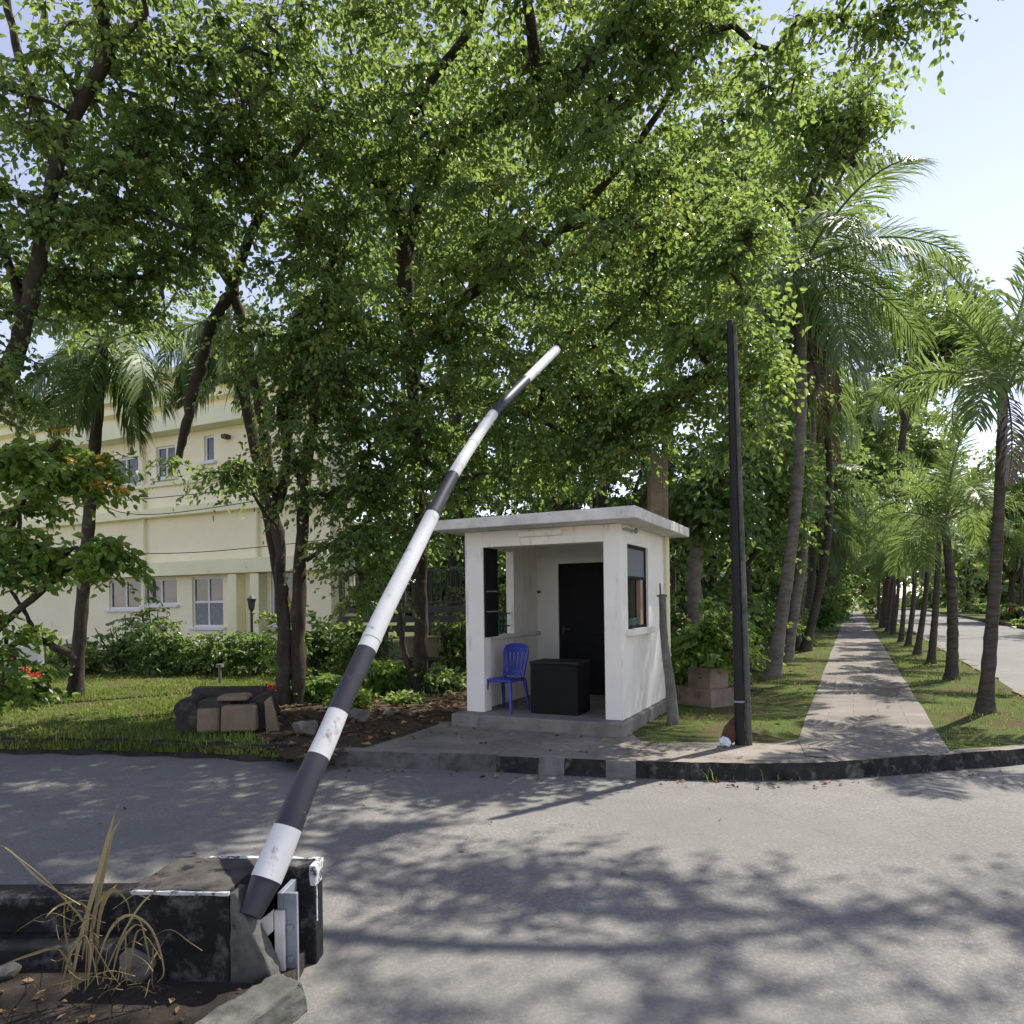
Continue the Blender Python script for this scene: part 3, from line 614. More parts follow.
# roof slab: sized on its seen corners
fo = .42; lo_ = .26; ro = .3
rfp = np.array([[-lo_, -fo, ZT+.003], [BW+ro, -fo, ZT+.003], [BW+ro, BD+.25, ZT+.003], [-lo_, BD+.25, ZT+.003]])
top = rfp+[0, 0, .125]; top[[1, 2], 2] += .012
mb = MB(); mb.hexa(bf(np.vstack([rfp, top]))); roof = mb.build('roof', M['slab'], booth, bevel=.014)
mb = MB(); mb.box((aof(520, -.05), -.055, ZT-.1), (aof(563, -.05), -.002, ZT-.03), 0, bf)
lf = mb.build('light_fitting', M['white'], booth, bevel=.006)
mb = MB(); mb.tube(bf([[BW+.05, .05, ZT-.06], [BW+.05, .5, ZT-.06]]), .014, 8); mb.tube(bf([[BW-.01, .1, ZT-.06], [BW+.05, .1, ZT-.06]]), .012, 6); mb.tube(bf([[BW+.05, .5, ZT-.08], [BW+.05, .5, ZT-.02]]), .022, 8); mb.tube(bf([[BW-.01, .42, ZT-.06], [BW+.05, .42, ZT-.06]]), .012, 6)
mb.build('light_bracket', M['zinc'], booth)
mb = MB(); mb.tube(bf([[BW+.045, BD-.06, Z0-.1], [BW+.045, BD-.06, ZT]]), .032, 10); 
for z in (.9, 1.9): mb.tube(bf([[BW+.045, BD-.06, z], [BW+.045, BD-.06, z+.03]]), .042, 10)
mb.build('drain_pipe', M['trim'], booth)
mb = MB(); mb.box((da-.4, BD-T-.012, 1.83), (da-.29, BD-T-.002, 1.87), 0, bf); mb.build('wall_hook', M['rail'], booth, bevel=.002)

# blue plastic chair inside
cx, cy = .62, .62
ca = aof(507, .28); 
chair = thing('plastic_chair', bf([[ca, .28, Z0]])[0], 'blue plastic stacking chair beside the black desk in the booth', 'chair')
def cfr(P):
    P = np.asarray(P, float).reshape(-1, 3); r = R(-8); c, s = cos(r), sin(r); P = P*.93
    Q = np.stack([ca+P[:, 0]*c-P[:, 1]*s, .24+P[:, 0]*s+P[:, 1]*c, Z0+P[:, 2]], -1); return bf(Q)
seat = MB(); n = 9; u = np.linspace(-1, 1, n); gx, gy = np.meshgrid(u, u, indexing='ij')
hw = .2-.02*(gy+1)/2; zz = .44+.012*(gx**2)+.006*gy**2-.014*(gy < -.8)
for dz in (0, -.018):
    V = np.stack([gx*hw, gy*.2, zz+dz], -1).reshape(-1, 3); i = np.arange(n-1)[:, None]*n+np.arange(n-1)[None]
    q = np.stack([i, i+n, i+n+1, i+1], -1).reshape(-1, 4); seat.add(cfr(V), q if dz == 0 else q[:, ::-1])
seat.tube(cfr([[-.2, -.2, .43], [.2, -.2, .43]]), .016, 6); seat.tube(cfr([[-.2, -.2, .43], [-.18, .2, .43]]), .016, 6); seat.tube(cfr([[.2, -.2, .43], [.18, .2, .43]]), .016, 6); seat.tube(cfr([[-.18, .2, .43], [.18, .2, .43]]), .016, 6)
seat.build('seat', M['plastic_blue'], chair)
for sx in (-1, 1):
    for sy in (-1, 1):
        mb = MB(); tx, ty = sx*.185, sy*.185; bx, by = sx*(.225 if sy < 0 else .21), sy*(.22 if sy < 0 else .25)
        t_ = np.array([[tx-.022, ty-.022, .43], [tx+.022, ty-.022, .43], [tx+.022, ty+.022, .43], [tx-.022, ty+.022, .43]])
        b_ = np.array([[bx-.015, by-.015, .002], [bx+.015, by-.015, .002], [bx+.015, by+.015, .002], [bx-.015, by+.015, .002]])
        mb.hexa(cfr(np.vstack([b_, t_]))); mb.build('leg', M['plastic_blue'], chair, bevel=.006)
bk = MB()
yb = lambda z: .19+.2*(z-.44)
prof = [(-.15, .44), (-.165, .58), (-.185, .72), (-.19, .82), (-.16, .875), (-.08, .895), (0, .9), (.08, .895), (.16, .875), (.19, .82), (.185, .72), (.165, .58), (.15, .44)]
bk.tube(cfr([[x, yb(z), z] for x, z in spline(np.array([[x, z, 0] for x, z in prof]), 3)[:, :2]]), .021, 8)
def plate(xa, xb, za, zb, xa2=None, xb2=None):
    xa2 = xa if xa2 is None else xa2; xb2 = xb if xb2 is None else xb2
    bk.hexa(cfr([[xa, yb(za)-.008, za], [xb, yb(za)-.008, za], [xb, yb(za)+.008, za], [xa, yb(za)+.008, za], [xa2, yb(zb)-.008, zb], [xb2, yb(zb)-.008, zb], [xb2, yb(zb)+.008, zb], [xa2, yb(zb)+.008, zb]]))
plate(-.12, .12, .47, .56, -.105, .105); plate(-.17, .17, .79, .885, -.13, .13)
for k in range(5):
    xo = -.1+.05*k; xt = xo*1.35; plate(xo-.017, xo+.017, .555, .795, xt-.019, xt+.019)
bk.build('backrest', M['plastic_blue'], chair)

# black desk
a1, a2 = aof(530, .14), aof(577, .14); dh = AT(550, 661, bf([[a1, .14, 0]])[0, 1])[2]
desk = thing('desk', bf([[(a1+a2)/2, .4, Z0]])[0], 'black box-shaped desk standing in the open front of the booth', 'desk')
mb = MB(); mb.box((a1-.012, .128, dh-.028), (a2+.012, .6, dh), 0, bf); mb.build('desk_top', M['black'], desk, bevel=.004)
mb = MB(); mb.box((a1, .14, Z0+.004), (a2, .158, dh-.03), 0, bf); mb.build('front_panel', M['black_matte'], desk, bevel=.003)
for a in (a1, a2-.018):
    mb = MB(); mb.box((a, .16, Z0+.004), (a+.018, .59, dh-.03), 0, bf); mb.build('side_panel', M['black_matte'], desk, bevel=.003)

# ================================================================== BARRIER
DB = D2
blk = thing('barrier_block', [-1.5, 3.2, 0], 'black concrete pivot block with worn white edges under the striped boom', 'concrete block')
def kf(P, o=(-1.04, 3.05), yaw=R(-4)):
    P = np.asarray(P, float).reshape(-1, 3); c, s = cos(yaw), sin(yaw)
    return np.stack([o[0]+P[:, 0]*c-P[:, 1]*s, o[1]+P[:, 0]*s+P[:, 1]*c, P[:, 2]], -1)
mb = MB(); mb.box((-.66, 0, -.02), (-.2, .42, .46), 0, kf); roughen(mb.build('body', M['block_black'], blk, bevel=.012), .006, 4)
mb = MB(); mb.prism([(-.2, -.02), (-.2, .462), (-.17, .46), (-.135, .37), (-.085, .26), (-.03, .15), (.0, .05), (.0, -.02)], .002, .1, 0, lambda P: kf(np.stack([P[:, 0], P[:, 2], P[:, 1]], -1))); roughen(mb.build('front_cheek', M['conc_dark'], blk, bevel=.01), .012, 4)
mb = MB(); mb.box((-.2, .31, -.02), (.07, .42, .463), 0, kf); mb.build('rear_cheek', M['block_black'], blk, bevel=.01)
mb = MB(); mb.box((-.65, .016, .461), (-.21, .398, .4645), 0, kf); mb.build('top_face', M['dusty_top'], blk)
mb = MB(); e = .004
mb.box((-.64, -e, .448), (-.2, .014, .464), 0, kf); roughen(mb.build('white_edging', M['worn_white'], blk, bevel=.003), .006, 4); mb = MB(); mb.box((-.5, .4, .45), (.075, .425, .468), 0, kf); mb.box((.045, .304, .37), (.075, .399, .467), 0, kf); mb.box((.062, .32, .2), (.075, .332, .369), 0, kf)
roughen(mb.build('white_edging', M['worn_white'], blk, bevel=.003), .006, 4)
mb = MB(); mb.box((-.04, .13, 0), (-.015, .3, .41), 0, kf); mb.box((-.015, .13, 0), (.05, .15, .41), 0, kf)
br = mb.build('pivot_channel', M['zinc'], blk, bevel=.003)
mb = MB(); mb.box((-.045, .104, .02), (-.0, .124, .34), 1, kf); mb.hexa(kf([[-.16, .104, .16], [-.05, .104, .25], [-.05, .122, .25], [-.16, .122, .16], [-.14, .104, .27], [-.05, .104, .345], [-.05, .122, .345], [-.14, .122, .27]]), 1)
sub(mb, 'bracket', [M['zinc'], M['white_metal']], br, blk, bevel=.003)
P0 = AT(262, 893, 3.12)
def BO(px, py):
    t, z = ON(px, py, P0, DB); return np.array([P0[0]+DB[0]*t, P0[1]+DB[1]*t, z])
bpath = [(250, 916), (266, 880), (285, 835), (303, 790), (326, 740), (343, 700), (362, 660), (385, 610), (406, 568), (424, 532), (440, 500), (455, 472), (472, 445), (494, 413), (510, 396), (527, 379), (556, 350)]
BP = np.array([BO(*p) for p in bpath]); BQ = spline(BP, 6)
def py_of(p): 
    u = p[0]/p[1]*F; v = (p[2]-H)/p[1]*F
    return CY-(u*sin(ROLL)+v*cos(ROLL))
ys = np.array([py_of(p) for p in BQ])
bands = [(916, 880, 1), (880, 828, 0), (828, 757, 1), (757, 712, 0), (712, 650, 1), (650, 515, 0), (515, 475, 1), (475, 414, 0), (414, 380, 1), (380, 346, 0)]
wpx = np.interp(-ys, -np.array([916, 880, 860, 830, 770, 715, 650, 600, 520, 475, 414, 350]), [31, 31, 31, 28.5, 24, 21, 20, 18, 15, 12, 10, 9])
rad = wpx*.5*BQ[:, 1]/F
boom = thing('barrier_boom', BP[0]*[1, 1, 0], 'long black and white striped barrier pole raised at a slant over the road', 'barrier pole')
for hi, lo, m in bands:
    k = np.where((ys <= hi+.01) & (ys >= lo-.01))[0]
    yy = np.concatenate([[hi], ys[k][(ys[k] < hi-.5) & (ys[k] > lo+.5)], [lo]])
    pts = np.stack([np.interp(-yy, -ys, BQ[:, i]) for i in range(3)], -1)
    if lo == 346: pts[-1] = BQ[-1]
    mb = MB(); mb.tube(pts, np.interp(-yy, -ys, rad)*(np.interp(yy, [868, 880, 916], [1., .97, .72]) if hi == 916 else 1), 20, 0); mb.build('black_band' if m else 'white_band', M['boom_black' if m else 'boom_white'], boom, ang=50)
mb = MB()
for hi in (640, 444):
    c = np.array([np.interp(-hi, -ys, BQ[:, i]) for i in range(3)]); c2 = np.array([np.interp(-(hi-4), -ys, BQ[:, i]) for i in range(3)]); r_ = np.interp(-hi, -ys, rad)
    mb = MB(); mb.tube([c, c2], r_*1.035, 20, 0); mb.build('collar', M['boom_white'], boom, ang=50)
mb = MB(); mb.tube(kf([[-.16, .1, .36], [-.16, .33, .36]]), .022, 12); mb.build('pivot_pin', M['zinc'], blk)
for z in (.12, .26):
    mb = MB(); mb.tube(kf([[.02, .128, z], [.02, .116, z]]), .014, 6); mb.build('bolt', M['zinc'], blk, smooth=False)
# low black wall running left from the block
lwall = thing('low_wall', [-2.6, 3.35, 0], 'low black painted concrete wall on the traffic island', 'wall')
mb = MB(); mb.box((-6., 3.36, -.02), (-1.69, 3.52, .34)); mb.build('coping_course', M['block_black'], lwall, bevel=.015)
mb = MB(); mb.box((-6., 3.2, -.02), (-1.71, 3.358, .17)); mb.build('lower_step', M['block_black'], lwall, bevel=.015)

def rock(name, c, r, seed, label, m='stone', squash=.7, cat='stone', group=None):
    import bmesh
    bm = bmesh.new(); bmesh.ops.create_icosphere(bm, subdivisions=3, radius=1.)
    rg = np.random.default_rng(seed); V = np.array([v.co for v in bm.verts]); Fc = np.array([[v.index for v in f.verts] for f in bm.faces]); bm.free()
    k = nrm(rg.standard_normal((9, 3))); 
    for kk in k:
        h = .55+.3*rg.random(); d = V@kk; V = V-np.clip(d-h, 0, None)[:, None]*kk
    V += (.09 if m in ('rust', 'bag') else .03)*rg.standard_normal(V.shape); V[:, 2] *= squash
    mb = MB(); mb.add(np.asarray(c)+V*np.asarray(r), Fc); o = mb.build(name, M[m], None, ang=30)
    off = Vector(c); o.data.transform(Matrix.Translation(-off)); o.location = off
    return tag(o, label, cat, group)
rock('stone', G(128, 988, .08)+[0, .1, .06], (.1, .09, .12), 1, 'rough pale stone lying behind the dry weed on the island')
rock('stone', G(8, 975, .08)+[0, 0, .02], (.045, .06, .06), 2, 'small tan stone at the left end of the island soil')
rock('stone', G(303, 737, KZ)+[0, .12, .07], (.19, .16, .16), 3, 'dark stone with a pale top at the foot of the forked tree', squash=.8)
rock('stone', G(357, 722, KZ)+[0, .1, .07], (.16, .15, .17), 4, 'large pale boulder beside the barrier pole in the soil bed')
rock('stone', G(388, 716, KZ)+[0, .1, .02], (.1, .09, .08), 5, 'small brown stone right of the pale boulder')

# dry weed on the island
weed = thing('dry_weed', G(92, 985, .08), 'tall dry weed with straw coloured blades growing from the island soil', 'weed')
rgw = np.random.default_rng(21)
def blade_path(mb, pix, Y, w_, yj=0., att=.5):
    P = spline(np.array([AT(px, py, Y+yj*k/(len(pix)-1)) for k, (px, py) in enumerate(pix)]), 4); k = len(P)
    Tt = nrm(np.gradient(P, axis=0)); s = nrm(np.cross(Tt, [0.2, 1., .3])); ww = w_*np.sin(np.linspace(.35, pi-.02, k))[:, None]
    f = np.array([0, .004, 0]); V = np.concatenate([P-s*ww, P+f, P+s*ww]); i = np.arange(k-1)
    mb.add(V, np.concatenate([np.stack([i, i+1, i+1+k, i+k], -1), np.stack([i+k, i+k+1, i+1+2*k, i+2*k], -1)]), 0, np.full(3*k, att))
mb = MB()
for pix, w_, yj in [([(70, 992), (80, 940), (97, 880), (110, 830), (117, 806)], .012, .1), ([(88, 985), (92, 930), (104, 870), (112, 835), (122, 818)], .013, .15), ([(85, 990), (86, 930), (70, 905), (40, 875), (5, 848)], .006, -.3),
                    ([(95, 975), (100, 915), (112, 890), (126, 900), (130, 915)], .011, -.1), ([(82, 960), (88, 915), (78, 902), (58, 906), (45, 918)], .009, -.2), ([(95, 970), (110, 930), (130, 915), (152, 930), (164, 970), (155, 985)], .008, .0),
                    ([(75, 985), (60, 950), (30, 955), (-5, 968)], .01, -.2), ([(90, 940), (100, 955), (112, 975), (120, 985)], .008, -.2), ([(100, 985), (125, 930), (150, 895), (185, 877)], .005, .2), ([(60, 990), (72, 950), (84, 935), (92, 955), (98, 985)], .008, -.25),
                    ([(92, 920), (100, 900), (112, 890), (118, 882)], .01, .1), ([(110, 985), (120, 945), (135, 925), (146, 930)], .006, .1), ([(0, 845), (12, 852), (40, 880), (80, 905)], .008, -.2), ([(78, 990), (70, 960), (64, 920), (66, 895)], .007, .05)]:
    blade_path(mb, pix, 2.92, w_*.85, yj, .35+.5*rgw.random())
for k in range(9):
    x = 60+100*rgw.random(); y = 985-15*rgw.random(); a = rgw.standard_normal(); hgt = 30+60*rgw.random()
    blade_path(mb, [(x, y), (x+a*6, y-hgt*.6), (x+a*12, y-hgt), (x+a*22, y-hgt*1.02)], 2.9, .003+.002*rgw.random(), .2*rgw.standard_normal(), rgw.random())
for k in range(34):
    x = 70+95*rgw.random(); y = 990-110*rgw.random()**2; a, b_ = 26*rgw.standard_normal(2)
    blade_path(mb, [(x, y), (x+a*.5, y-10*rgw.random()), (x+a, y+4), (x+a*1.3, y+6+b_*.3)], 2.88, .0022, .25*rgw.standard_normal(), rgw.random()*.7)
mb.build('blades', M['straw'], weed, smooth=False)

# ================================================================== POLES AND POSTS
pb0, pt0 = G(740, 745, KZ), AT(729.5, 318, 7.6)
pole = thing('utility_pole', pb0, 'tall slim black steel pole standing on the pavement right of the booth', 'pole')
mb = MB(); t = np.linspace(0, 1, 12)[:, None]; mb.tube(pb0+(pt0-pb0)*t-[0, 0, .03], np.linspace(.054, .03, 12), 18); mb.build('shaft', M['pole_black'], pole, ang=60)
mb = MB(); c = pb0+(pt0-pb0)*.1; mb.tube([c, c+[0, 0, .02]], .06, 18); mb.build('band', M['zinc'], pole, ang=60)
mb = MB(); mb.tube(pb0+[.092, -.012, 0]+(pt0-pb0)*t*.99-[0, 0, .03]-np.array([.043, 0, 0])*t, np.linspace(.036, .02, 12), 12); mb.build('conduit', M['conc_dark'], pole, ang=60)
def crumple(name, c, r, seed, m, label, cat, sq=1.):
    o = rock(name, c, r, seed, label, m, sq, cat); return o
rs = pb0+[-.13, -.05, 0]; mb = MB()
mb.prism([(-.1, .08), (-.06, .02), (.03, .0), (.08, .1), (.06, .24), (.02, .3), (-.05, .27), (-.09, .2)], 0, .012, 0, lambda P: np.stack([rs[0]+P[:, 0]+.25*P[:, 1], rs[1]+P[:, 2]*3+.04*np.sin(P[:, 0]*30)+.1*P[:, 1], rs[2]+P[:, 1]], -1))
tag(mb.build('rusty_scrap', M['rust']), 'rusty brown sheet scrap leaning on the foot of the black pole', 'scrap')
crumple('plastic_bag', pb0+[-.19, -.12, .06], (.07, .06, .06), 13, 'bag', 'crumpled white plastic bag at the foot of the black pole', 'plastic bag')
p0, p1 = G(673, 724, KZ), AT(661.5, 592, G(673, 724, KZ)[1]+.12)
post = thing('concrete_post', p0, 'short tapering concrete post leaning beside the right wall of the booth', 'post')
mb = MB(); k = np.linspace(0, 1, 9); mb.tube(p0-[0, 0, .03]+(p1-p0)*k[:, None]+np.stack([.015*np.sin(k*7), 0*k, 0*k], -1), np.array([.08, .07, .064, .06, .057, .053, .05, .046, .044]), 12, jit=.12, rg=rg0); mb.build('shaft', M['stone'], post, ang=60)
mb = MB(); mb.tube(p1+np.array([[-.06, 0, -.05], [.07, 0, -.05]]), .012, 6); mb.tube(p1+np.array([[-.01, 0, -.06], [-.02, 0, .11]]), .01, 6); mb.build('bracket', M['rail'], post)
cb = AT(659.5, 600, 12.2); cp = thing('concrete_column', [cb[0], cb[1], KZ], 'square weathered concrete column rising behind the booth roof', 'column')
mb = MB(); z1 = AT(659, 455, 12.2)[2]
mb.box((cb[0]-.16, cb[1]-.13, 0), (cb[0]+.05, cb[1]+.13, z1)); mb.box((cb[0]+.054, cb[1]-.11, 0), (cb[0]+.15, cb[1]+.12, z1-.05)); mb.box((cb[0]-.165, cb[1]-.134, z1-1.05), (cb[0]+.051, cb[1]+.134, z1-1.), 0)
mb.build('shaft', M['planter'], cp, bevel=.01)

# planter with bright shrub
pc = G(711.5, 708, KZ)
ur, ul = np.array([.86, .51]), np.array([-.62, .78])
def pf(P):
    P = np.asarray(P, float).reshape(-1, 3); return np.stack([pc[0]+P[:, 0]*ur[0]+P[:, 1]*ul[0], pc[1]+P[:, 0]*ur[1]+P[:, 1]*ul[1], P[:, 2]], -1)
plant = thing('planter_box', [*pf([[.35, .35, 0]])[0, :2], KZ], 'two-tier square concrete planter right of the booth', 'planter')
mb = MB(); h1 = AT(711.5, 690, pc[1])[2]; h2 = AT(725, 668, pc[1]+.2)[2]
for lo, hi in (((0, 0, .1), (.78, .05, h1)), ((0, .05, .1), (.05, .7, h1)), ((.73, .05, .1), (.78, .7, h1)), ((.05, .65, .1), (.73, .7, h1)), ((.05, .05, .1), (.73, .65, h1-.04))): mb.box(lo, hi, 0, pf)
mb.build('lower_tier', M['planter'], plant, bevel=.008)
mb = MB(); mb.box((.12, .12, h1-.05), (.5, .16, h2), 0, pf); mb.box((.12, .16, h1-.05), (.16, .52, h2), 0, pf); mb.box((.46, .16, h1-.05), (.5, .52, h2), 0, pf); mb.box((.16, .48, h1-.05), (.46, .52, h2), 0, pf); mb.box((.16, .16, h1-.05), (.46, .48, h2-.04), 0, pf)
mb.build('upper_tier', M['planter'], plant, bevel=.008)

# abandoned sofa on the lawn
sf0 = G(172, 735, KZ); sf1 = G(270, 731, KZ); sd_ = nrm((sf1-sf0)[:2]); sn_ = np.array([-sd_[1], sd_[0]]); SWd = float(np.linalg.norm((sf1-sf0)[:2]))
def sfr(P):
    P = np.asarray(P, float).reshape(-1, 3); return np.stack([sf0[0]+P[:, 0]*sd_[0]+P[:, 1]*sn_[0], sf0[1]+P[:, 0]*sd_[1]+P[:, 1]*sn_[1], KZ+P[:, 2]*.88], -1)
sofa = thing('abandoned_sofa', [*sfr([[SWd/2, .3, 0]])[0, :2], KZ], 'low abandoned dark sofa with tan torn cushions on the lawn', 'sofa')
def arm(x, mb):
    k = np.linspace(0, 1, 7)
    for zz, rr in ((.16, .13), (.33, .14)):
        mb.tube(sfr(np.stack([np.full(7, x), .02+.72*k, zz+.01*np.sin(k*9)], -1)), rr*(1-.06*(k-.5)**2), 14, jit=.05, rg=rg0)
for x in (.15, SWd-.12):
    mb = MB(); arm(x, mb); mb.build('armrest', M['sofa_dark'], sofa, ang=50)
mb = MB(); mb.hexa(sfr([[.1, .5, .02], [SWd-.1, .5, .02], [SWd-.1, .85, .02], [.1, .85, .02], [.05, .6, .56], [SWd*.85, .6, .56], [SWd*.85, .85, .54], [.05, .85, .57]])); mb.build('backrest', M['sofa_dark'], sofa, bevel=.05)
mb = MB(); mb.box((.2, .0, .01), (SWd-.2, .6, .26), 0, sfr); mb.box((.24, -.0, .262), (SWd-.42, .64, .44), 0, sfr, .04); mb.build('seat_base', M['sofa_dark'], sofa, bevel=.03)
mb = MB(); mb.box((.3, -.09, .02), (.58, -.004, .36), 0, sfr, .008); c1 = mb.build('cushion', M['sofa_tan'], sofa, bevel=.03)
mb = MB(); mb.box((.6, -.2, .04), (1.02, -.004, .4), 0, sfr, .012); mb.box((.52, -.06, .445), (.9, .3, .52), 0, sfr, .02); c2 = mb.build('cushion', M['sofa_tan'], sofa, bevel=.03)
mb = MB(); mb.hexa(sfr([[SWd-.04, -.06, 0], [SWd+.12, -.06, 0], [SWd+.12, .06, 0], [SWd-.04, .06, 0], [SWd-.06, -.03, .42], [SWd+.02, -.03, .5], [SWd+.02, .04, .5], [SWd-.06, .04, .42]])); mb.build('torn_board', M['sofa_tan'], sofa, bevel=.008)

# ================================================================== BUILDING
BY = 24.; b0 = AT(205, 640, BY)[:2]; bd_ = np.array([cos(R(25)), -sin(R(25))]); bn = np.array([-bd_[1], bd_[0]])   # bn points away from the viewer
def SB(px, py): return ON(px, py, b0, bd_)
def gf(P):
    P = np.asarray(P, float).reshape(-1, 3); return np.stack([b0[0]+P[:, 0]*bd_[0]+P[:, 1]*bn[0], b0[1]+P[:, 0]*bd_[1]+P[:, 1]*bn[1], P[:, 2]], -1)
bld = thing('apartment_building', [*b0, KZ], 'pale cream two-storey building with yellow and mint ledges behind the trees', 'building')
sx = lambda px: SB(px, 520)[0]
sL, sR = -16., sx(330)
zz_ = lambda y: SB(205, y)[1]
Ztop = zz_(372)
openings = []
def rects(x0, x1, z0, z1): return (sx(x0), sx(x1), z0, z1)
ow = [rects(113, 139, zz_(476), zz_(446)), rects(157, 176, zz_(473), zz_(440)), rects(205, 215, zz_(462), zz_(436)), rects(40, 62, zz_(484), zz_(452)), rects(108, 140, zz_(608), zz_(577)), rects(191, 222, zz_(627), zz_(577)), rects(143, 176, zz_(604), zz_(577)), rects(270, 292, zz_(624), zz_(573))]
mb = MB()
xs = sorted({sL, sR, *[o[0] for o in ow], *[o[1] for o in ow]}); zs_ = sorted({0., Ztop, *[o[2] for o in ow], *[o[3] for o in ow]})
for i in range(len(xs)-1):
    j0 = None
    for j in range(len(zs_)-1):
        xm, zm_ = (xs[i]+xs[i+1])/2, (zs_[j]+zs_[j+1])/2
        if not any(o[0] < xm < o[1] and o[2] < zm_ < o[3] for o in ow):
            mb.add(gf([[xs[i], 0, zs_[j]], [xs[i+1], 0, zs_[j]], [xs[i+1], 0, zs_[j+1]], [xs[i], 0, zs_[j+1]]]), np.array([[0, 1, 2, 3]]))
for o in ow:
    a, b, c, d = o
    mb.add(gf([[a, 0, c], [b, 0, c], [b, 0, d], [a, 0, d], [a, .18, c], [b, .18, c], [b, .18, d], [a, .18, d]]), np.array([[0, 4, 5, 1], [1, 5, 6, 2], [2, 6, 7, 3], [3, 7, 4, 0]]))
mb.box((sL, .4, 0), (sR, 1.2, Ztop), 0, gf); mb.add(gf([[sR, 0, 0], [sR, .4, 0], [sR, .4, Ztop], [sR, 0, Ztop]]), np.array([[0, 1, 2, 3]])); mb.add(gf([[sL, 0, Ztop], [sR, 0, Ztop], [sR, .4, Ztop], [sL, .4, Ztop]]), np.array([[0, 1, 2, 3]]))
mb.build('wall', M['cream'], bld, smooth=False)
for k, o in enumerate(ow):
    a, b, c, d = o; fr = MB(); t = .07; y0, y1 = .06, .13
    fr.box((a, y0, c), (a+t, y1, d), 0, gf); fr.box((b-t, y0, c), (b, y1, d), 0, gf); fr.box((a+t, y0, d-t), (b-t, y1, d), 0, gf); fr.box((a+t, y0, c), (b-t, y1, c+t), 0, gf)
    if k != 2: fr.box(((a+b)/2-.035, y0+.003, c+t), ((a+b)/2+.035, y1-.003, d-t), 0, gf)
    if k == 5: fr.box((a+t, y0+.006, (c+d)/2-.04), (b-t, y1-.006, (c+d)/2+.04), 0, gf)
    f = fr.build('window', M['frame_white'], bld, smooth=False)
    mb = MB(); mb.box((a+t*.5, .1, c+t*.5), (b-t*.5, .115, d-t*.5), 0, gf); sub(mb, 'pane', M['glass'], f, bld, smooth=False)
    mb = MB(); mb.box((a-.12, -.12, c-.1), (b+.12, .05, c-.002), 0, gf); sub(mb, 'sill', M['frame_white'], f, bld, bevel=.01)
    if k in (5, 0, 1):
        cu = MB(); xx = np.linspace(a+t if k != 1 else (a+b)/2, b-t if k != 0 else (a+b)/2+.1, 26); top_ = d-t if k != 5 else (c+d)/2
        yy = .09+.006*np.sin(np.arange(26)*2.2); V = np.concatenate([np.stack([xx, yy, np.full(26, c+.05)], -1), np.stack([xx, yy, np.full(26, top_)], -1)]); i = np.arange(25)
        cu.add(gf(V), np.stack([i, i+1, i+27, i+26], -1)); sub(cu, 'curtain', M['curtain'], f, bld)
def ledge(name, y0, y1, out, m, x0=sL, x1=sR):
    mb = MB(); za, zb = sorted((zz_(y0), zz_(y1))); mb.box((x0, -out, za), (x1+out, -.004, zb), 0, gf); return mb.build(name, M[m], bld, bevel=.015)
ledge('ledge', 514, 505, .3, 'trim'); ledge('ledge', 575, 561, .42, 'trim'); ledge('ledge', 430, 413, .55, 'mint'); ledge('ledge', 402, 397, .35, 'trim'); ledge('ledge', 388, 383, .3, 'mint'); ledge('ledge', 372, 366, .45, 'trim'); ledge('ledge', 482, 478, .12, 'mint')
ledge('plinth_band', 652, 640, .08, 'mint')
for px in (146, 259): 
    mb = MB(); s_ = sx(px); mb.tube(gf([[s_, -.1, .4], [s_, -.1, Ztop-.3]]), .06, 8); mb.build('downpipe', M['mint'], bld)
for px in (240, 262):
    mb = MB(); s_ = sx(px); mb.box((s_-.18, -.38, 0), (s_+.18, -.006, zz_(576)), 0, gf); mb.build('pilaster', M['trim'], bld, bevel=.015)
mb = MB(); mb.box((sL, -.3, Ztop+.1), (sR+.3, 1.2, Ztop+.16), 0, gf); mb.hexa(gf([[sx(150), .2, Ztop+.16], [sx(250), .2, Ztop+.16], [sx(250), 3.4, Ztop+.16], [sx(150), 3.4, Ztop+.16], [sx(158), 1.4, Ztop+1.], [sx(240), 1.4, Ztop+1.], [sx(240), 2.8, Ztop+1.], [sx(158), 2.8, Ztop+1.]])); mb.build('roof', M['roofing'], bld)
mb = MB(); mb.box((sx(228), -.25, zz_(443)), (sx(232), -.01, zz_(439)), 0, gf); mb.build('wall_vent', M['rail'], bld)

# terrace railing between the forked tree and the booth
ra, rb = AT(338, 605, 17.), AT(480, 606, 15.5); rd_ = nrm((rb-ra)[:2]); rl = float(np.linalg.norm((rb-ra)[:2]))
def rf(P):
    P = np.asarray(P, float).reshape(-1, 3); rn = np.array([-rd_[1], rd_[0]]); return np.stack([ra[0]+P[:, 0]*rd_[0]+P[:, 1]*rn[0], ra[1]+P[:, 0]*rd_[1]+P[:, 1]*rn[1], P[:, 2]], -1)
zr0, zr1, zr2 = AT(360, 604, 16.8)[2], AT(360, 572, 16.8)[2], AT(360, 632, 16.8)[2]
rail = thing('terrace_railing', [*rf([[rl/2, 0, 0]])[0, :2], KZ], 'dark barred railing over slatted boards behind the trees left of the booth', 'railing')
mb = MB(); mb.box((0, -.02, zr1-.04), (rl, .02, zr1), 0, rf); mb.box((0, -.02, zr0), (rl, .02, zr0+.04), 0, rf)
for x in np.arange(.06, rl, .125): mb.box((x, -.01, zr0+.04), (x+.02, .01, zr1-.04), 0, rf)
mb.build('bars', M['rail'], rail, smooth=False)
mb = MB()
for k in range(3): mb.box((0, -.03, zr2+.005+k*.22), (rl, .03, zr2+.005+k*.22+.15), 0, rf)
mb.build('slats', M['rail'], rail, smooth=False)
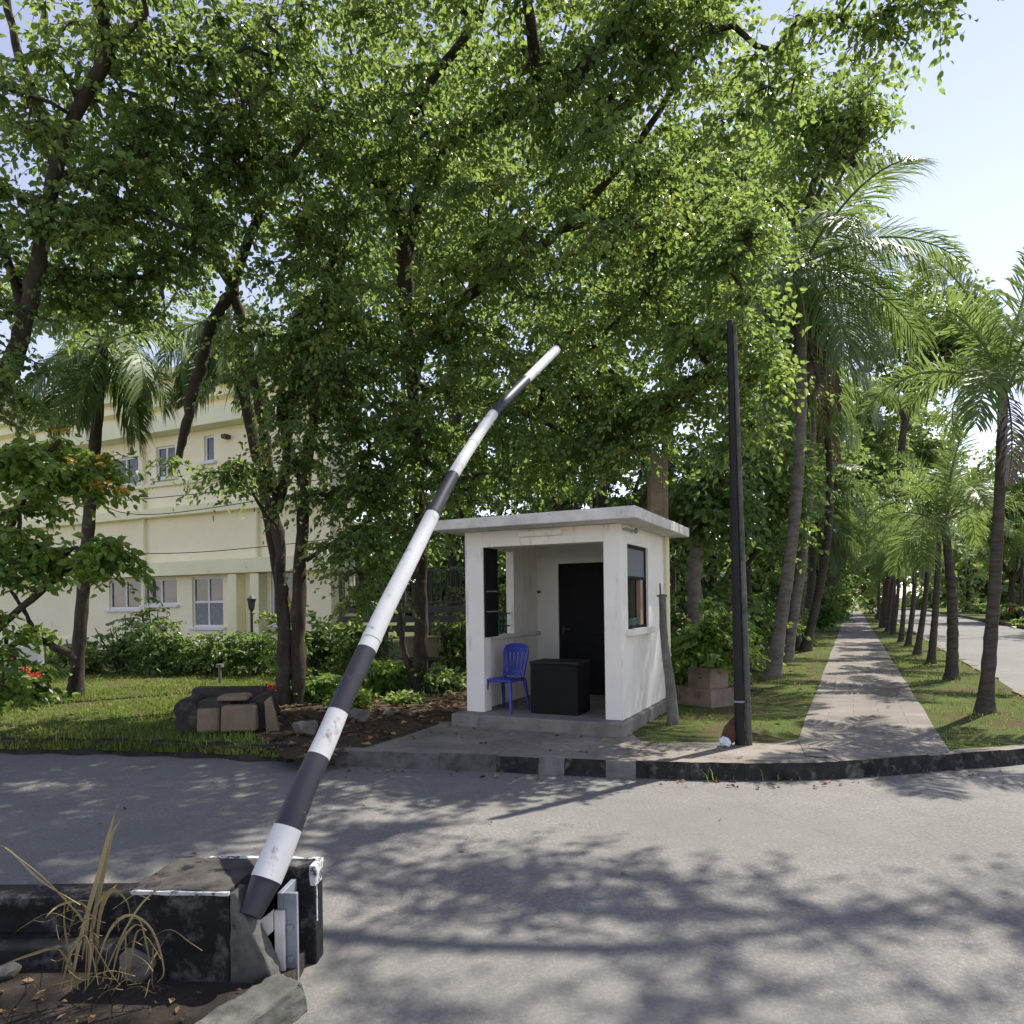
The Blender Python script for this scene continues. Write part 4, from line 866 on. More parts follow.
for x in np.linspace(0, rl-.1, 4): mb = MB(); mb.box((x, .032, 0), (x+.1, .13, zr1+.05), 0, rf); mb.build('post', M['rail'], rail, smooth=False)
# garden lamp, stub post, sign board, crates
lp = G(252, 668, KZ); lpY = 17.; lq = AT(252, 640, lpY); lamp = thing('garden_lamp', [lq[0], lq[1], KZ], 'small dark garden lamp post in front of the cream building', 'lamp post')
zt_ = AT(252, 598, lpY)[2]
mb = MB(); mb.tube([[lq[0], lq[1], 0], [lq[0], lq[1], zt_-.3]], .035, 8); mb.build('post', M['rail'], lamp)
mb = MB(); c = np.array([lq[0], lq[1], zt_]); mb.tube(c+np.array([[0, 0, -.3], [0, 0, -.26], [0, 0, -.06], [0, 0, -.02], [0, 0, .06]]), [.04, .07, .1, .12, .02], 6); mb.build('lantern', M['rail'], lamp, smooth=False)
sp = G(220, 684, KZ); stub = thing('garden_spike_light', sp, 'short white garden light post in front of the hedge', 'garden light')
zt_ = AT(220, 664, sp[1])[2]; mb = MB(); mb.tube([sp, [sp[0], sp[1], zt_-.08]], .035, 8); mb.build('post', M['stone'], stub)
mb = MB(); mb.tube([[sp[0], sp[1], zt_-.08], [sp[0], sp[1], zt_-.06], [sp[0], sp[1], zt_]], [.05, .08, .07], 10); mb.build('head', M['stone'], stub)
q0, q1 = G(-25, 690, KZ), G(42, 688, KZ); sgn = thing('notice_board', q1, 'white board with red patches half hidden by plants at the left edge', 'board')
ztb = AT(42, 645, q1[1])[2]; dd = nrm((q1-q0)[:2]); nn_ = np.array([-dd[1], dd[0]])
def sf(P):
    P = np.asarray(P, float).reshape(-1, 3); return np.stack([q1[0]+P[:, 0]*dd[0]+P[:, 1]*nn_[0], q1[1]+P[:, 0]*dd[1]+P[:, 1]*nn_[1], P[:, 2]], -1)
mb = MB(); mb.box((-2.2, 0, KZ+.12), (-.06, .05, ztb-.02), 0, sf); mb.build('panel', M['signwhite'], sgn, bevel=.006)
mb = MB(); mb.box((-.058, -.02, KZ-.02), (.02, .07, ztb), 0, sf); mb.build('post', M['frame_white'], sgn, bevel=.006)
mb = MB(); 
for x, z in ((-.2, .3), (-.5, .45), (-.85, .75), (-1.1, .3)): 
    a_ = np.arange(9)*2*pi/9; r_ = .09+.03*np.sin(a_*3+x*9); mb.prism([(x+r_[i]*cos(a_[i])*.9, z+r_[i]*sin(a_[i])) for i in range(9)], -.003, .004, 0, lambda P: sf(np.stack([P[:, 0], P[:, 2]*1-.004, KZ+.1+P[:, 1]], -1)))
mb.build('red_patch', M['petal_red'], sgn, smooth=False)
for px, x0, x1, lab in ((408, 402, 415, 'beige box behind the dark trunk left of the booth'), (430, 421, 437, 'pale box with a thin handle right of the dark trunk')):
    bx = AT(px, 650, 13.6); wv = (x1-x0)*13.6/F; zt2, zb2 = AT(px, 636, 13.6)[2], AT(px, 657, 13.6)[2]
    t_ = thing('storage_box', [bx[0], bx[1], KZ], lab, 'box')
    mb = MB(); mb.box((bx[0]-wv/2, bx[1]-.15, zb2), (bx[0]+wv/2, bx[1]+.15, zt2-.04), 0, None, -.015); mb.build('body', M['sofa_tan'], t_, bevel=.01)
    mb = MB(); mb.box((bx[0]-wv/2-.03, bx[1]-.18, zt2-.038), (bx[0]+wv/2+.03, bx[1]+.18, zt2), 0); mb.build('lid', M['planter'], t_, bevel=.008)
    mb = MB(); mb.tube([[bx[0]+wv/2, bx[1]-.16, zb2], [bx[0]+wv/2+.06, bx[1]-.17, zt2+.12]], .014, 6); mb.build('handle', M['stone'], t_)
    mb = MB(); mb.box((bx[0]-wv/2-.03, bx[1]-.17, zb2-.06), (bx[0]+wv/2+.05, bx[1]+.17, zb2-.002)); mb.box((bx[0]-.06, bx[1]+.02, 0), (bx[0]+.06, bx[1]+.14, zb2-.062)); mb.build('stand', M['rail'], t_, bevel=.006)
# overhead cables in front of the building
for pts, lab in (([(60, 505), (130, 500), (215, 492), (300, 482), (420, 468)], 'upper thin black cable strung across the cream building'), ([(95, 500), (120, 512), (160, 514), (230, 505), (330, 488)], 'sagging black cable across the middle of the cream building'), ([(100, 553), (180, 553), (260, 547), (380, 533)], 'lower thin black cable strung across the cream building')):
    mb = MB(); P = spline(np.array([AT(x, y, 15.) for x, y in pts]), 6); mb.tube(P, .009, 5); tag(mb.build('cable', M['cable']), lab, 'cable', 'cables across the building')

# ================================================================== TREES
def limb(px, r, Ys, base=None):
    n = len(px); Y = np.interp(np.linspace(0, 1, n), np.linspace(0, 1, len(Ys)), Ys)
    P = [AT(x, y, Yk) for (x, y), Yk in zip(px, Y)]
    if base is not None: P[0] = np.asarray(base)-[0, 0, .05]
    rr = np.interp(np.linspace(0, 1, n), np.linspace(0, 1, len(r)), r)
    return list(zip(P, rr))
def wl(P, r):
    rr = np.interp(np.linspace(0, 1, len(P)), np.linspace(0, 1, len(r)), r)
    return [(np.array(p, float), q) for p, q in zip(P, rr)]

# the spreading tree left of the booth, its limbs reaching over the road
B2 = G(418, 692, KZ)
tree('broadleaf_tree', 'largest spreading tree, dark trunk just left of the booth, limbs over the road', 'tree', B2,
     [limb([(418, 694), (421, 640), (421, 560), (418, 480), (414, 400), (408, 330), (405, 255)], [.15, .1, .1, .11], [B2[1], 12.2, 11.6], B2),
      limb([(400, 612), (404, 650), (414, 684)], [.04, .055, .07], [12.4, 12.45]),
      limb([(408, 320), (400, 230), (385, 190), (325, 160), (275, 110), (240, 50)], [.13, .12, .09, .06], [11.6, 10.8, 9.8]),
      limb([(413, 385), (432, 322), (476, 290), (560, 230), (640, 140), (690, 60)], [.1, .09, .06, .04], [11.9, 11.2, 9.8]),
      limb([(405, 255), (440, 150), (540, 100), (580, 72), (636, 0), (700, -90)], [.13, .12, .1, .07], [11.6, 9.8, 8.6]),
      wl([AT(636, 0, 9.), (2.6, 8.4, 9.6), (4.4, 8.1, 10.1), (6.4, 8., 10.4), (8.2, 8.6, 10.5)], [.09, .07, .03]),
      wl([AT(540, 100, 9.9), (.2, 8.2, 8.9), (-.6, 6.6, 9.1)], [.08, .05, .03]),
      limb([(560, 230), (640, 215), (700, 240), (752, 300)], [.05, .03, .012], [10.8, 9.8, 9.]),
      limb([(413, 385), (470, 400), (540, 420), (600, 455)], [.06, .04, .02], [11.9, 11.2]),
      limb([(385, 190), (420, 100), (470, 30), (500, -40)], [.08, .06, .04], [10.8, 9.])],
     [pb(410, 240, 130, 120, 10.6, 1.5, 43), pb(560, 180, 120, 130, 10.6, 2.7, 68), pb(590, 330, 120, 110, 10.8, 2.4, 56), pb(560, 445, 100, 48, 11.2, 1.3, 34), pb(676, 240, 80, 120, 10.4, 2.1, 45), pb(425, 490, 60, 60, 11.2, .7, 23),
      pb(715, 375, 62, 85, 9.6, .9, 20), pb(650, 80, 110, 80, 10, 1.8, 39), pb(500, 50, 150, 70, 9.6, 2.2, 39), pb(350, 90, 130, 110, 9.4, 1.5, 32), pb(450, 380, 90, 80, 10.8, 1.1, 30), pb(610, 420, 50, 50, 10.4, .8, 18),
      pb(705, 320, 55, 100, 9.4, .8, 11), pb(738, 350, 30, 70, 9., .6, 9), pb(752, 430, 22, 30, 9., .4, 4), pb(735, 250, 36, 60, 9.2, .6, 9), pb(790, 50, 45, 60, 8.6, .6, 7), pb(665, 25, 60, 40, 9., .8, 12), pb(890, 10, 75, 36, 7.8, .5, 10),
      ((3., 7.6, 10.6), (1.8, 1.2, .5), 16), ((6.1, 7.9, 10.3), (1.4, 1.1, .5), 13), ((7.8, 8., 10.5), (1., .8, .5), 6), ((1.2, 7.6, 9.9), (1.8, 1.5, .8), 18), ((-1.1, 6.9, 8.9), (1.8, 1.6, .8), 22)],
     leaf=.094, K=8, Mn=16, Lt=.64, droop=.62, tint=(.5, .24), seed=2)
# forked tree
B1 = G(290, 704, KZ)
tree('broadleaf_tree', 'forked tree with two dark trunks from one foot behind the abandoned sofa', 'tree', B1,
     [limb([(284, 706), (284, 650), (282, 590), (279, 540), (272, 490), (262, 420), (250, 360), (232, 285)], [.11, .09, .085, .07], [B1[1], 11.4, 10.8], B1+[-.1, 0, 0]),
      limb([(277, 512), (286, 470), (290, 420), (300, 340), (340, 240)], [.08, .07, .05], [11.4, 10.9]),
      limb([(297, 706), (298, 640), (300, 560), (306, 480), (312, 420), (325, 340), (345, 250)], [.115, .1, .085, .06], [B1[1]+.05, 11.4, 11.], B1+[.13, .05, 0]),
      limb([(236, 290), (215, 320), (200, 370), (188, 415), (179, 458)], [.08, .1, .085, .05], [10.8, 10.9]),
      limb([(232, 285), (190, 200), (170, 130), (120, 60)], [.09, .07, .04], [10.8, 9.8]),
      limb([(232, 285), (270, 190), (330, 100)], [.08, .06, .04], [10.8, 10.2]),
      limb([(306, 560), (330, 545), (372, 520)], [.04, .03, .02], [11.4, 11.]),
      limb([(278, 535), (240, 478), (205, 472)], [.03, .02, .012], [11.3, 10.8])],
     [pb(310, 330, 90, 105, 10., 1., 42), pb(210, 175, 120, 75, 9.4, 1.2, 33), pb(340, 480, 48, 55, 11, .8, 21), pb(350, 560, 36, 50, 10.8, .6, 13), pb(220, 470, 55, 16, 10.9, .5, 8), pb(130, 100, 120, 90, 9, 1.3, 28), pb(300, 150, 100, 90, 9.6, 1.2, 34), pb(385, 430, 45, 80, 11.2, .7, 16), pb(372, 345, 50, 40, 10.8, .7, 14), pb(275, 20, 85, 50, 9.2, .9, 11), pb(325, 400, 60, 50, 10.4, .7, 17)],
     leaf=.094, K=8, Mn=14, Lt=.6, droop=.7, tint=(.46, .24), seed=3, lm='leaf')
# tree leaning in at the left edge
B0 = np.array([-8.6, 9.9, KZ])
tree('broadleaf_tree', 'tree leaning in from the left edge with a dark slanting trunk high up', 'tree', B0,
     [limb([(-110, 720), (-70, 560), (-20, 430), (8, 370), (26, 315), (42, 250), (60, 150), (110, 50)], [.17, .13, .1, .085, .06], [9.9, 9., 8.2], B0),
      limb([(26, 315), (-10, 200), (-20, 90)], [.06, .045, .03], [9., 8.4]), limb([(60, 150), (20, 60), (0, -40)], [.08, .05, .03], [8.6, 8.]),
      limb([(55, 170), (120, 200), (190, 230)], [.05, .04, .02], [8.8, 8.6]),
      wl([AT(110, 50, 8.2), (-4.2, 7., 8.8), (-3., 5.8, 9.2)], [.07, .05, .03])],
     [pb(60, 130, 110, 110, 8.6, 1.4, 33), pb(98, 305, 60, 30, 9.4, .5, 11), pb(110, 225, 100, 55, 8.8, 1.2, 32), pb(190, 60, 110, 80, 8.4, 1.4, 32), pb(0, 250, 60, 100, 8.6, 1., 20), pb(20, 400, 40, 50, 8.8, .6, 9), ((-3.6, 6.6, 8.8), (2., 1.6, .8), 20)],
     leaf=.092, K=8, Mn=14, Lt=.55, droop=.55, tint=(.46, .24), seed=4)
# shrubby tree in front on the left with orange flowers
B5 = np.array([-7.3, 9.6, KZ]); rgf = np.random.default_rng(31)
orange = np.array([AT(x, y, 8.9)+rgf.standard_normal(3)*.05 for x, y in [(62, 432), (78, 462), (92, 470), (104, 462), (86, 480), (112, 478), (98, 484), (120, 482)]])
tree('flowering_shrub', 'big leafy shrub with orange flowers at the left edge', 'shrub', B5,
     [limb([(-40, 735), (-25, 650), (0, 560), (30, 480), (60, 440)], [.09, .07, .05, .03], [9.6, 8.9], B5), limb([(-30, 700), (20, 640), (62, 650), (75, 660)], [.03, .05, .04], [9.3, 9.4]), limb([(36, 636), (25, 612), (10, 590)], [.03, .02], [9.3, 9.2]), limb([(-25, 650), (30, 600), (80, 560)], [.05, .03], [9.2, 8.9])],
     [pb(24, 470, 44, 52, 8.8, .7, 24), pb(18, 560, 48, 46, 8.8, .7, 19), pb(92, 560, 36, 28, 8.8, .5, 12), pb(75, 470, 42, 26, 9., .4, 12), pb(5, 640, 26, 40, 9., .4, 9), pb(10, 690, 22, 16, 9., .3, 5)],
     leaf=.12, K=7, Mn=9, Lt=.42, droop=.5, tint=(.5, .22), lm='leaf_bright', seed=5, extra=[('blossoms', 'petal_orange', orange, .07, 6)], wood='stem')
# background and understory trees
def bush(px, py0, Y, w, h, label, seed, lm='leaf_dark', leaf=.12, n=26, group=None, tint=(.45, .16), name='shrub', d=None, extra=None, cat='shrub', Lt=.35, K=5, Mn=7, z0=KZ):
    base = AT(px, 650, Y); base[2] = z0; wv = w*Y/F; top_ = AT(px, py0, Y)[2]; hz = top_-z0; d = d or wv*.8
    rg = np.random.default_rng(seed); lim = []
    for k in range(4):
        a = rg.random()*6.28; lim.append(wl([base+[.05*cos(a), .05*sin(a), -.03], base+[.2*wv*cos(a), .2*d*sin(a), hz*.35], base+[.4*wv*cos(a), .4*d*sin(a), hz*.75]], [.035, .02, .01]))
    bl = [(base+[.25*wv*(2*rg.random()-1), .2*d*(2*rg.random()-1), hz*(.55+.12*rg.standard_normal())], (wv*.42, d*.42, hz*.42), n//3) for _ in range(3)]
    bl.append((base+[0, 0, hz*.28], (wv*.48, d*.45, hz*.24), n//3))
    return tree(name, label, cat, base, lim, bl, leaf, K, Mn, Lt, .35, lm, 'twig', tint, seed, group, branch=True, extra=extra, rmin=.006, nseg=6, wood='stem')
def small_tree(px, Y, ytop, w, trunk_r, label, seed, lm='leaf_dark', leaf=.16, n=60, lean=0., base_px=None, bark='bark', Lt=.6, group=None, ybot=None, tint=(.45, .16), K=5, Mn=8, droop=.5):
    base = AT(px, 650, Y); base[2] = KZ; top_ = AT(px+lean, ytop, Y); hz = top_[2]-KZ; wv = w*Y/F
    zb = .35*hz if ybot is None else AT(px, ybot, Y)[2]-KZ; rg = np.random.default_rng(seed)
    c = base+(top_-base)*[1, 1, 0]+[0, 0, (hz+zb)/2]
    fork = base+(top_-base)*[.5, .5, 0]+[0, 0, zb*1.05]
    lim = [wl([base-[0, 0, .05], base+(fork-base)*.5+[.08*rg.standard_normal(), 0, 0], fork, c], [trunk_r*1.3, trunk_r, trunk_r*.85, trunk_r*.5])]
    for k in range(5):
        a = k*1.26+rg.random(); lim.append(wl([fork, fork+(c-fork)*.5+[wv*.2*cos(a), wv*.2*sin(a), 0], c+[wv*.4*cos(a), wv*.4*sin(a), (hz-zb)*.2*rg.standard_normal()]], [trunk_r*.6, trunk_r*.35, trunk_r*.15]))
    bl = []
    for k in range(6):
        u = nrm(rg.standard_normal(3)); bl.append((c+u*[wv*.28, wv*.28, (hz-zb)*.28], (wv*.3, wv*.3, (hz-zb)*.27), n//6))
    return tree('broadleaf_tree', label, 'tree', base, lim, bl, leaf, K, Mn, Lt, droop, lm, bark, tint, seed, group, nseg=8)
small_tree(600, 17., 230, 240, .16, 'leafy tree rising directly behind the booth roof', 41, n=150, ybot=590, leaf=.17)
small_tree(470, 18.5, 400, 180, .15, 'dark tree between the barrier pole and the booth, well behind', 42, n=80, ybot=575, leaf=.17)
small_tree(693, 13.2, 415, 100, .15, 'tree with a smooth grey trunk right behind the booth corner', 43, n=62, ybot=555, bark='bark_pale', lean=4)
small_tree(745, 16.5, 420, 130, .1, 'slim shaded tree behind the black pole', 44, n=119, ybot=570)
small_tree(712, 20.5, 400, 190, .12, 'deep green tree far behind the planter', 45, n=90, ybot=600, leaf=.2)
small_tree(800, 27, 330, 130, .16, 'tall dark tree behind the coconut palms', 46, n=136, ybot=560, leaf=.22, Lt=.8)
small_tree(792, 21, 62, 135, .16, 'tall airy tree rising above the coconut palm crown', 47, lean=26, lm='leaf', n=122, ybot=260, leaf=.2, Lt=.9, tint=(.58, .16), K=5)
small_tree(745, 24, 90, 120, .16, 'tall light green tree behind the spreading crown above the black pole', 48, lm='leaf', n=71, ybot=330, leaf=.22, Lt=.9, tint=(.6, .16))
small_tree(885, 36, 255, 150, .2, 'distant feathery tree behind the near footpath palm', 49, lean=42, lm='leaf_far', n=161, ybot=430, leaf=.3, Lt=1.2)
small_tree(822, 40, 300, 110, .2, 'distant bright tree beyond the coconut palm fronds', 50, lean=46, lm='leaf_far', n=153, ybot=540, leaf=.32, Lt=1.3, tint=(.6, .16))
small_tree(878, 52, 400, 110, .2, 'distant tree closing the view behind the footpath palms', 51, lean=27, lm='leaf_far', n=153, ybot=590, leaf=.4, Lt=1.5)
small_tree(838, 62, 470, 75, .2, 'yellowish far tree at the end of the footpath', 52, lean=22, lm='leaf_far', n=136, ybot=600, leaf=.4, Lt=1.6, tint=(.72, .16))
small_tree(1012, 46, 430, 90, .2, 'tree on the far side of the avenue at the right edge', 53, lm='leaf_far', n=136, ybot=585, leaf=.34, Lt=1.3)
small_tree(968, 66, 460, 90, .2, 'hazy tree across the avenue between two palms', 54, lm='leaf_far', n=136, ybot=600, leaf=.45, Lt=1.7)
small_tree(1075, 34, 300, 140, .2, 'tree outside the right edge with one branch reaching in over the near palm', 55, lm='leaf', n=60, ybot=470, leaf=.22, Lt=.9)
small_tree(560, 30, 40, 330, .2, 'tall backdrop tree far behind the booth', 56, n=320, ybot=560, leaf=.3, Lt=1.1)
small_tree(400, 34, 90, 300, .2, 'backdrop tree behind the terrace railing', 57, n=320, ybot=560, leaf=.3, Lt=1.1)
small_tree(828, 44, 430, 80, .2, 'shaded distant tree left of the footpath end', 58, n=119, ybot=600, leaf=.36, Lt=1.3)

small_tree(100, 40, 130, 300, .2, 'tall tree behind the roof of the cream building', 59, lm='leaf', n=150, ybot=360, leaf=.34, Lt=1.3)
small_tree(455, 28, -50, 330, .25, 'very tall backdrop tree seen between the limbs left of the booth', 97, lm='leaf', n=260, ybot=330, leaf=.3, Lt=1.1)
small_tree(670, 29, -20, 300, .25, 'very tall backdrop tree seen between the limbs above the booth', 98, lm='leaf', n=240, ybot=330, leaf=.3, Lt=1.1)
# shrubs
for i, (px, y0, Y, wd_, lab) in enumerate([(75, 628, 16.6, 60, 'dark hedge shrub behind the slim palm trunk'), (122, 612, 16.8, 62, 'dark green hedge shrub below the left ground floor window'), (172, 628, 16.4, 62, 'hedge shrub below the tall paned window, leftmost of the bright ones'), (212, 622, 16.2, 60, 'hedge shrub right behind the white garden light'), (255, 630, 16., 56, 'hedge shrub in front of the garden lamp post'), (318, 615, 15.4, 66, 'leafy shrub right behind the forked tree'), (362, 622, 14.8, 56, 'shrub under the terrace railing behind the barrier pole')]):
    bush(px, y0, Y, wd_, 0, lab, 61+i, n=36, group='hedge shrubs along the building', lm='leaf_dark' if i % 3 else 'leaf', tint=(.5, .18))
bush(154, 590, 17.4, 30, 0, 'small dark umbrella-shaped ornamental tree under the ground floor windows', 71, n=12, leaf=.1)
bush(285, 605, 13.6, 34, 0, 'light green shrub against the garden lamp post', 72, lm='leaf_bright', n=16)
bush(325, 668, 11.6, 42, 0, 'low bright green plant right of the forked trunk', 73, lm='leaf_bright', n=18, leaf=.13)
bush(378, 660, 12.4, 50, 0, 'yellow green plant between the barrier pole and the dark trunk', 74, lm='leaf_bright', n=22, leaf=.14)
bush(345, 690, 10.6, 36, 0, 'low leafy plant at the front of the soil bed by the striped pole', 100, lm='leaf_bright', n=12, leaf=.1, Lt=.25)
bush(402, 694, 11.2, 34, 0, 'low green plant in front of the dark trunk left of the booth', 101, lm='leaf', n=12, leaf=.1, Lt=.25)
bush(452, 612, 14.2, 46, 0, 'shrub with yellowish tips beside the left booth pillar', 75, lm='leaf', n=24, tint=(.62, .2))
bush(445, 668, 12.6, 36, 0, 'low dark plant at the left rear of the booth plinth', 76, n=14)
bush(500, 560, 14.5, 70, 0, 'shrub seen through the side opening of the booth', 77, lm='leaf', n=34)
bush(540, 425, 23, 330, 0, 'broad dense shrubbery closing the gap below the canopy behind the booth', 99, n=150, leaf=.2, Lt=.6)
bush(560, 540, 13.8, 100, 0, 'dark shrub hidden behind the booth rear wall', 78, n=30)
pl_top = pf([[.31, .32, 0]])[0]
bush(718, 606, float(pl_top[1]), 62, 0, 'bright light green bush growing in the two-tier planter', 79, lm='leaf_bright', n=34, leaf=.13, z0=h2+.02, K=6, Lt=.38)
bush(690, 625, 11.4, 40, 0, 'bright plant between the booth wall and the planter', 80, lm='leaf_bright', n=20)
bush(748, 600, 15.5, 56, 0, 'shaded shrub behind the black pole foot', 81, n=30, leaf=.16)
bush(790, 600, 24, 36, 0, 'shaded shrub among the left palm trunks', 82, n=26, leaf=.2, Lt=.5)
bush(822, 585, 33, 34, 0, 'dark bush beside the far left palms', 83, n=30, leaf=.24, Lt=.6)
bush(836, 570, 48, 30, 0, 'yellow green bush overhanging the far footpath', 84, lm='leaf_bright', n=30, leaf=.3, Lt=.8)
bush(872, 575, 66, 26, 0, 'bright bush at the far end of the footpath', 85, lm='leaf_bright', n=26, leaf=.36, Lt=.9)
bush(655, 590, 17, 90, 0, 'dark shrub behind the grey trunked tree', 86, n=34, leaf=.17)
bush(708, 575, 17.6, 70, 0, 'deep shaded shrub between grey trunk and black pole', 87, n=34, leaf=.17)
bush(775, 560, 21, 60, 0, 'tall shaded shrub behind the leaning coconut trunk', 88, n=36, leaf=.19)
rg9 = np.random.default_rng(90)
for i, (px, y0, Y, w_, lab) in enumerate([(1015, 604, 44, 36, 'low roadside bush with red blooms across the avenue'), (992, 604, 58, 24, 'dark clipped bush across the avenue beside the near palm trunk'), (1040, 600, 36, 50, 'clipped bush at the right edge across the avenue'), (975, 603, 74, 22, 'far roadside bush across the avenue')]):
    bq = AT(px, 612, Y); bush(px, y0, Y, w_, 0, lab, 91+i, lm='leaf_far' if i % 2 else 'leaf', n=20, leaf=.25, Lt=.5, extra=[('blossoms', 'petal_red', bq+rg9.standard_normal((8, 3))*[.5, .3, .2], .16, 5)] if i == 0 else None)
bush(30, 660, 11.5, 46, 0, 'low plant with red flowers in front of the white board', 95, lm='leaf', n=16, extra=[('blossoms', 'petal_red', np.array([AT(x, y, 10.9) for x, y in [(8, 652), (22, 668), (34, 674), (14, 660)]]), .07, 6)])
bush(268, 676, 11.2, 14, 0, 'small red leaved plant behind the abandoned sofa', 96, lm='petal_red', n=5, leaf=.09, Lt=.18)

# ================================================================== PALMS
rgp = np.random.default_rng(51)
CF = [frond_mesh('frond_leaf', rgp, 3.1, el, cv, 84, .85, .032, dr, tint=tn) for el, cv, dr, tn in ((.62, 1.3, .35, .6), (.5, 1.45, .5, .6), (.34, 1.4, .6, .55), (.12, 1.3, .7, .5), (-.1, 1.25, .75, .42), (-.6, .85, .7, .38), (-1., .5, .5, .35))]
CD = [frond_mesh('frond_dead', rgp, 2.6, -1.05, .45, 40, .55, .05, .5, mats=('frond_dead', 'twig'), tint=.5), frond_mesh('frond_dead', rgp, 2.3, -1.25, .25, 36, .5, .05, .4, mats=('frond_dead', 'twig'), tint=.35)]
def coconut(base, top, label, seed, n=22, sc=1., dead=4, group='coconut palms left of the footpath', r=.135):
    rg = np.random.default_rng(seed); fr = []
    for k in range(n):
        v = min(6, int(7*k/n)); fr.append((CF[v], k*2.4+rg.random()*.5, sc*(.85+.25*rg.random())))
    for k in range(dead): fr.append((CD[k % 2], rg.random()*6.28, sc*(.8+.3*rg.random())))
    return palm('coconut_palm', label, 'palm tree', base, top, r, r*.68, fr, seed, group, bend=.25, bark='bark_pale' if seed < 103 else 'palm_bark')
b = G(772, 678, KZ); t = AT(799, 268, b[1]+.3); coconut(b, t, 'nearest coconut palm with a grey leaning trunk left of the footpath', 101, 20, dead=6)
b = G(786, 662, KZ); t = AT(812, 345, b[1]+.4); coconut(b, t, 'second coconut palm from the front on the left of the footpath, stout grey trunk', 102, 13, .9, dead=4)
b = G(805, 651, KZ); t = AT(824, 400, b[1]+.6); coconut(b, t, 'coconut palm third in the left row, dark slim trunk beside the footpath', 103, 12, .85, dead=3)
b = G(795, 649, KZ); t = AT(800, 300, b[1]+.6); coconut(b, t, 'slim dark coconut palm set back from the left row behind the third', 104, 11, .85, dead=3)
for i, (s, c, h, lab) in enumerate([(28, -1.6, 5.6, 'short coconut palm in the middle of the left footpath row'), (33, -1.9, 6.4, 'taller coconut palm in the middle of the left footpath row'), (38.5, -1.55, 5.2, 'coconut palm where the brown debris lies beside the path'), (46, -1.7, 6., 'far coconut palm on the left of the footpath'), (54, -1.6, 5.4, 'farthest coconut palm seen on the left of the footpath')]):
    b = SC(s, c, KZ); coconut(b, b+[.25, .1, h], lab, 110+i, 16, .85, dead=2)
SFm = [frond_mesh('frond_leaf', rgp, 1.95, el, cv, 76, .46, .027, dr, mats=('frond_fresh' if k % 2 else 'frond', 'petiole'), tint=tn, flat=.3, plum=.45) for k, (el, cv, dr, tn) in enumerate(((1.45, .6, .15, .5), (1.2, 1.6, .25, .55), (.95, 2.1, .35, .55), (.65, 2.1, .4, .5), (.25, 1.8, .45, .4)))]
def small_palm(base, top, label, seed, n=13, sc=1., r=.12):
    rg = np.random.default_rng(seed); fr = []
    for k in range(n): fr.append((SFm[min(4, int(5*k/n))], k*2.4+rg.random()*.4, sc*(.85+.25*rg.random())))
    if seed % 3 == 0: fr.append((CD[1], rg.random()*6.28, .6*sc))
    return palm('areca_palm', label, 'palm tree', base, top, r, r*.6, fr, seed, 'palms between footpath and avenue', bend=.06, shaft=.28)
rows = [((985, 712), (1003, 405), 1., 'nearest palm right of the footpath, tall dark trunk at the right edge', .125), ((951.6, 679), (946, 535), .95, 'second palm from the front between footpath and avenue, thick straight trunk', .15), ((931, 663.5), (939, 540), .95, 'third palm from the front between footpath and avenue, slightly leaning', .12), ((917, 654), (929, 553), .9, 'fourth palm from the front between footpath and avenue', .12), ((908, 646), (915, 556), .9, 'fifth palm from the front between footpath and avenue', .12), ((901, 642), (905, 562), .9, 'sixth palm from the front between footpath and avenue', .12), ((893, 635), (899, 565), .9, 'seventh palm from the front between footpath and avenue', .12), ((887, 632), (893, 568), .9, 'eighth palm from the front between footpath and avenue', .12)]
for i, (bp, tp, sc, lab, r) in enumerate(rows):
    b = G(*bp, KZ); small_palm(b, AT(*tp, b[1]), lab, 120+i, 14 if i == 0 else 13, sc*(1+.1*math.sin(i*2.3)), r*.78)
for i, (s, lab) in enumerate([(36, 'ninth palm of the row between footpath and avenue'), (41, 'tenth palm of the row between footpath and avenue'), (47, 'eleventh palm of the row between footpath and avenue'), (55, 'last palm of the row between footpath and avenue')]):
    b = SC(s, 1.6, KZ); small_palm(b, b+[.1, 0, 3.2+.4*(i % 2)], lab, 130+i, 11, 1.)
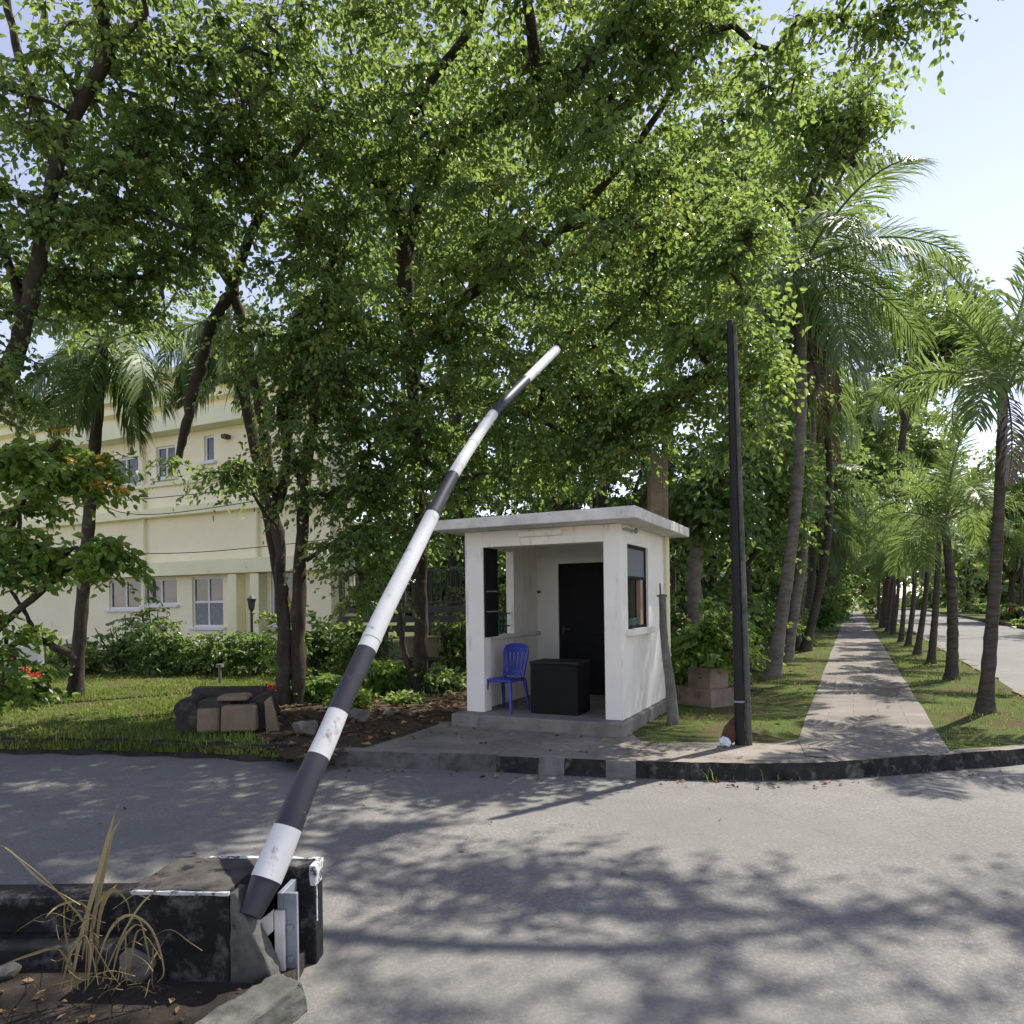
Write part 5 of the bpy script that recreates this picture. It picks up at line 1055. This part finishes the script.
for i, (s, c, h, lab) in enumerate([(40, 9.4, 3.6, 'palm across the avenue near the right edge'), (52, 9.2, 3.8, 'middle palm across the avenue'), (66, 9.6, 4., 'farthest palm across the avenue')]):
    b = SC(s, c, KZ); o = small_palm(b, b+[.1, 0, h], lab, 140+i, 12, 1.3); o['group'] = 'palms across the avenue'
# palm on the left lawn with hanging fronds
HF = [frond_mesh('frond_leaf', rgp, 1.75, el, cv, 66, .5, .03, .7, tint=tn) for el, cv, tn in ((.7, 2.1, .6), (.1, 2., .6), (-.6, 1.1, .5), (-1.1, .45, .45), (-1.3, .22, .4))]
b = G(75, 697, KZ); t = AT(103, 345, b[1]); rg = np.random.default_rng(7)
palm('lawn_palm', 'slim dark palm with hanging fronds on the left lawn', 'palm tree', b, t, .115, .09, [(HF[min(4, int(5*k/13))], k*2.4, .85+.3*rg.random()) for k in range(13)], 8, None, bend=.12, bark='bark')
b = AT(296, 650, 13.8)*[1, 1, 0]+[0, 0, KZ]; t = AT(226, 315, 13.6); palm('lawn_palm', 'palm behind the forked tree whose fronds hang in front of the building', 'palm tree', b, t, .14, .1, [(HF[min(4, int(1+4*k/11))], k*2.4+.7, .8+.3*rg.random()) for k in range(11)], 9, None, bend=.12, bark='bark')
# the wood that closes the view in the distance
wm = MB(); rgd = np.random.default_rng(77); n = 3200
X = -75+190*rgd.random(n); Yd = 84+.12*X+10*rgd.random(n); k_ = (X*E2[0]+Yd*E2[1] > -1.2) & (X*E2[0]+Yd*E2[1] < 8.5)
hd = 7+6*vnoise(np.stack([X, Yd], -1), .09, 3)
C = np.stack([X, np.where(k_, Yd+40, Yd), hd*rgd.random(n)**.8], -1)
V, q, tt, _ = leaf_array(rgd, C, 5, 5, 2.2, 1.1, .8, .4, tint=(.5, .16)); wm.add(V, q, 0, tt)
tag(wm.build('distant_woods', M['leaf_far'], smooth=False), kind='stuff')
print('script objects', len(bpy.data.objects), 'polys', sum(len(o.data.polygons) for o in bpy.data.objects if o.type == 'MESH'))
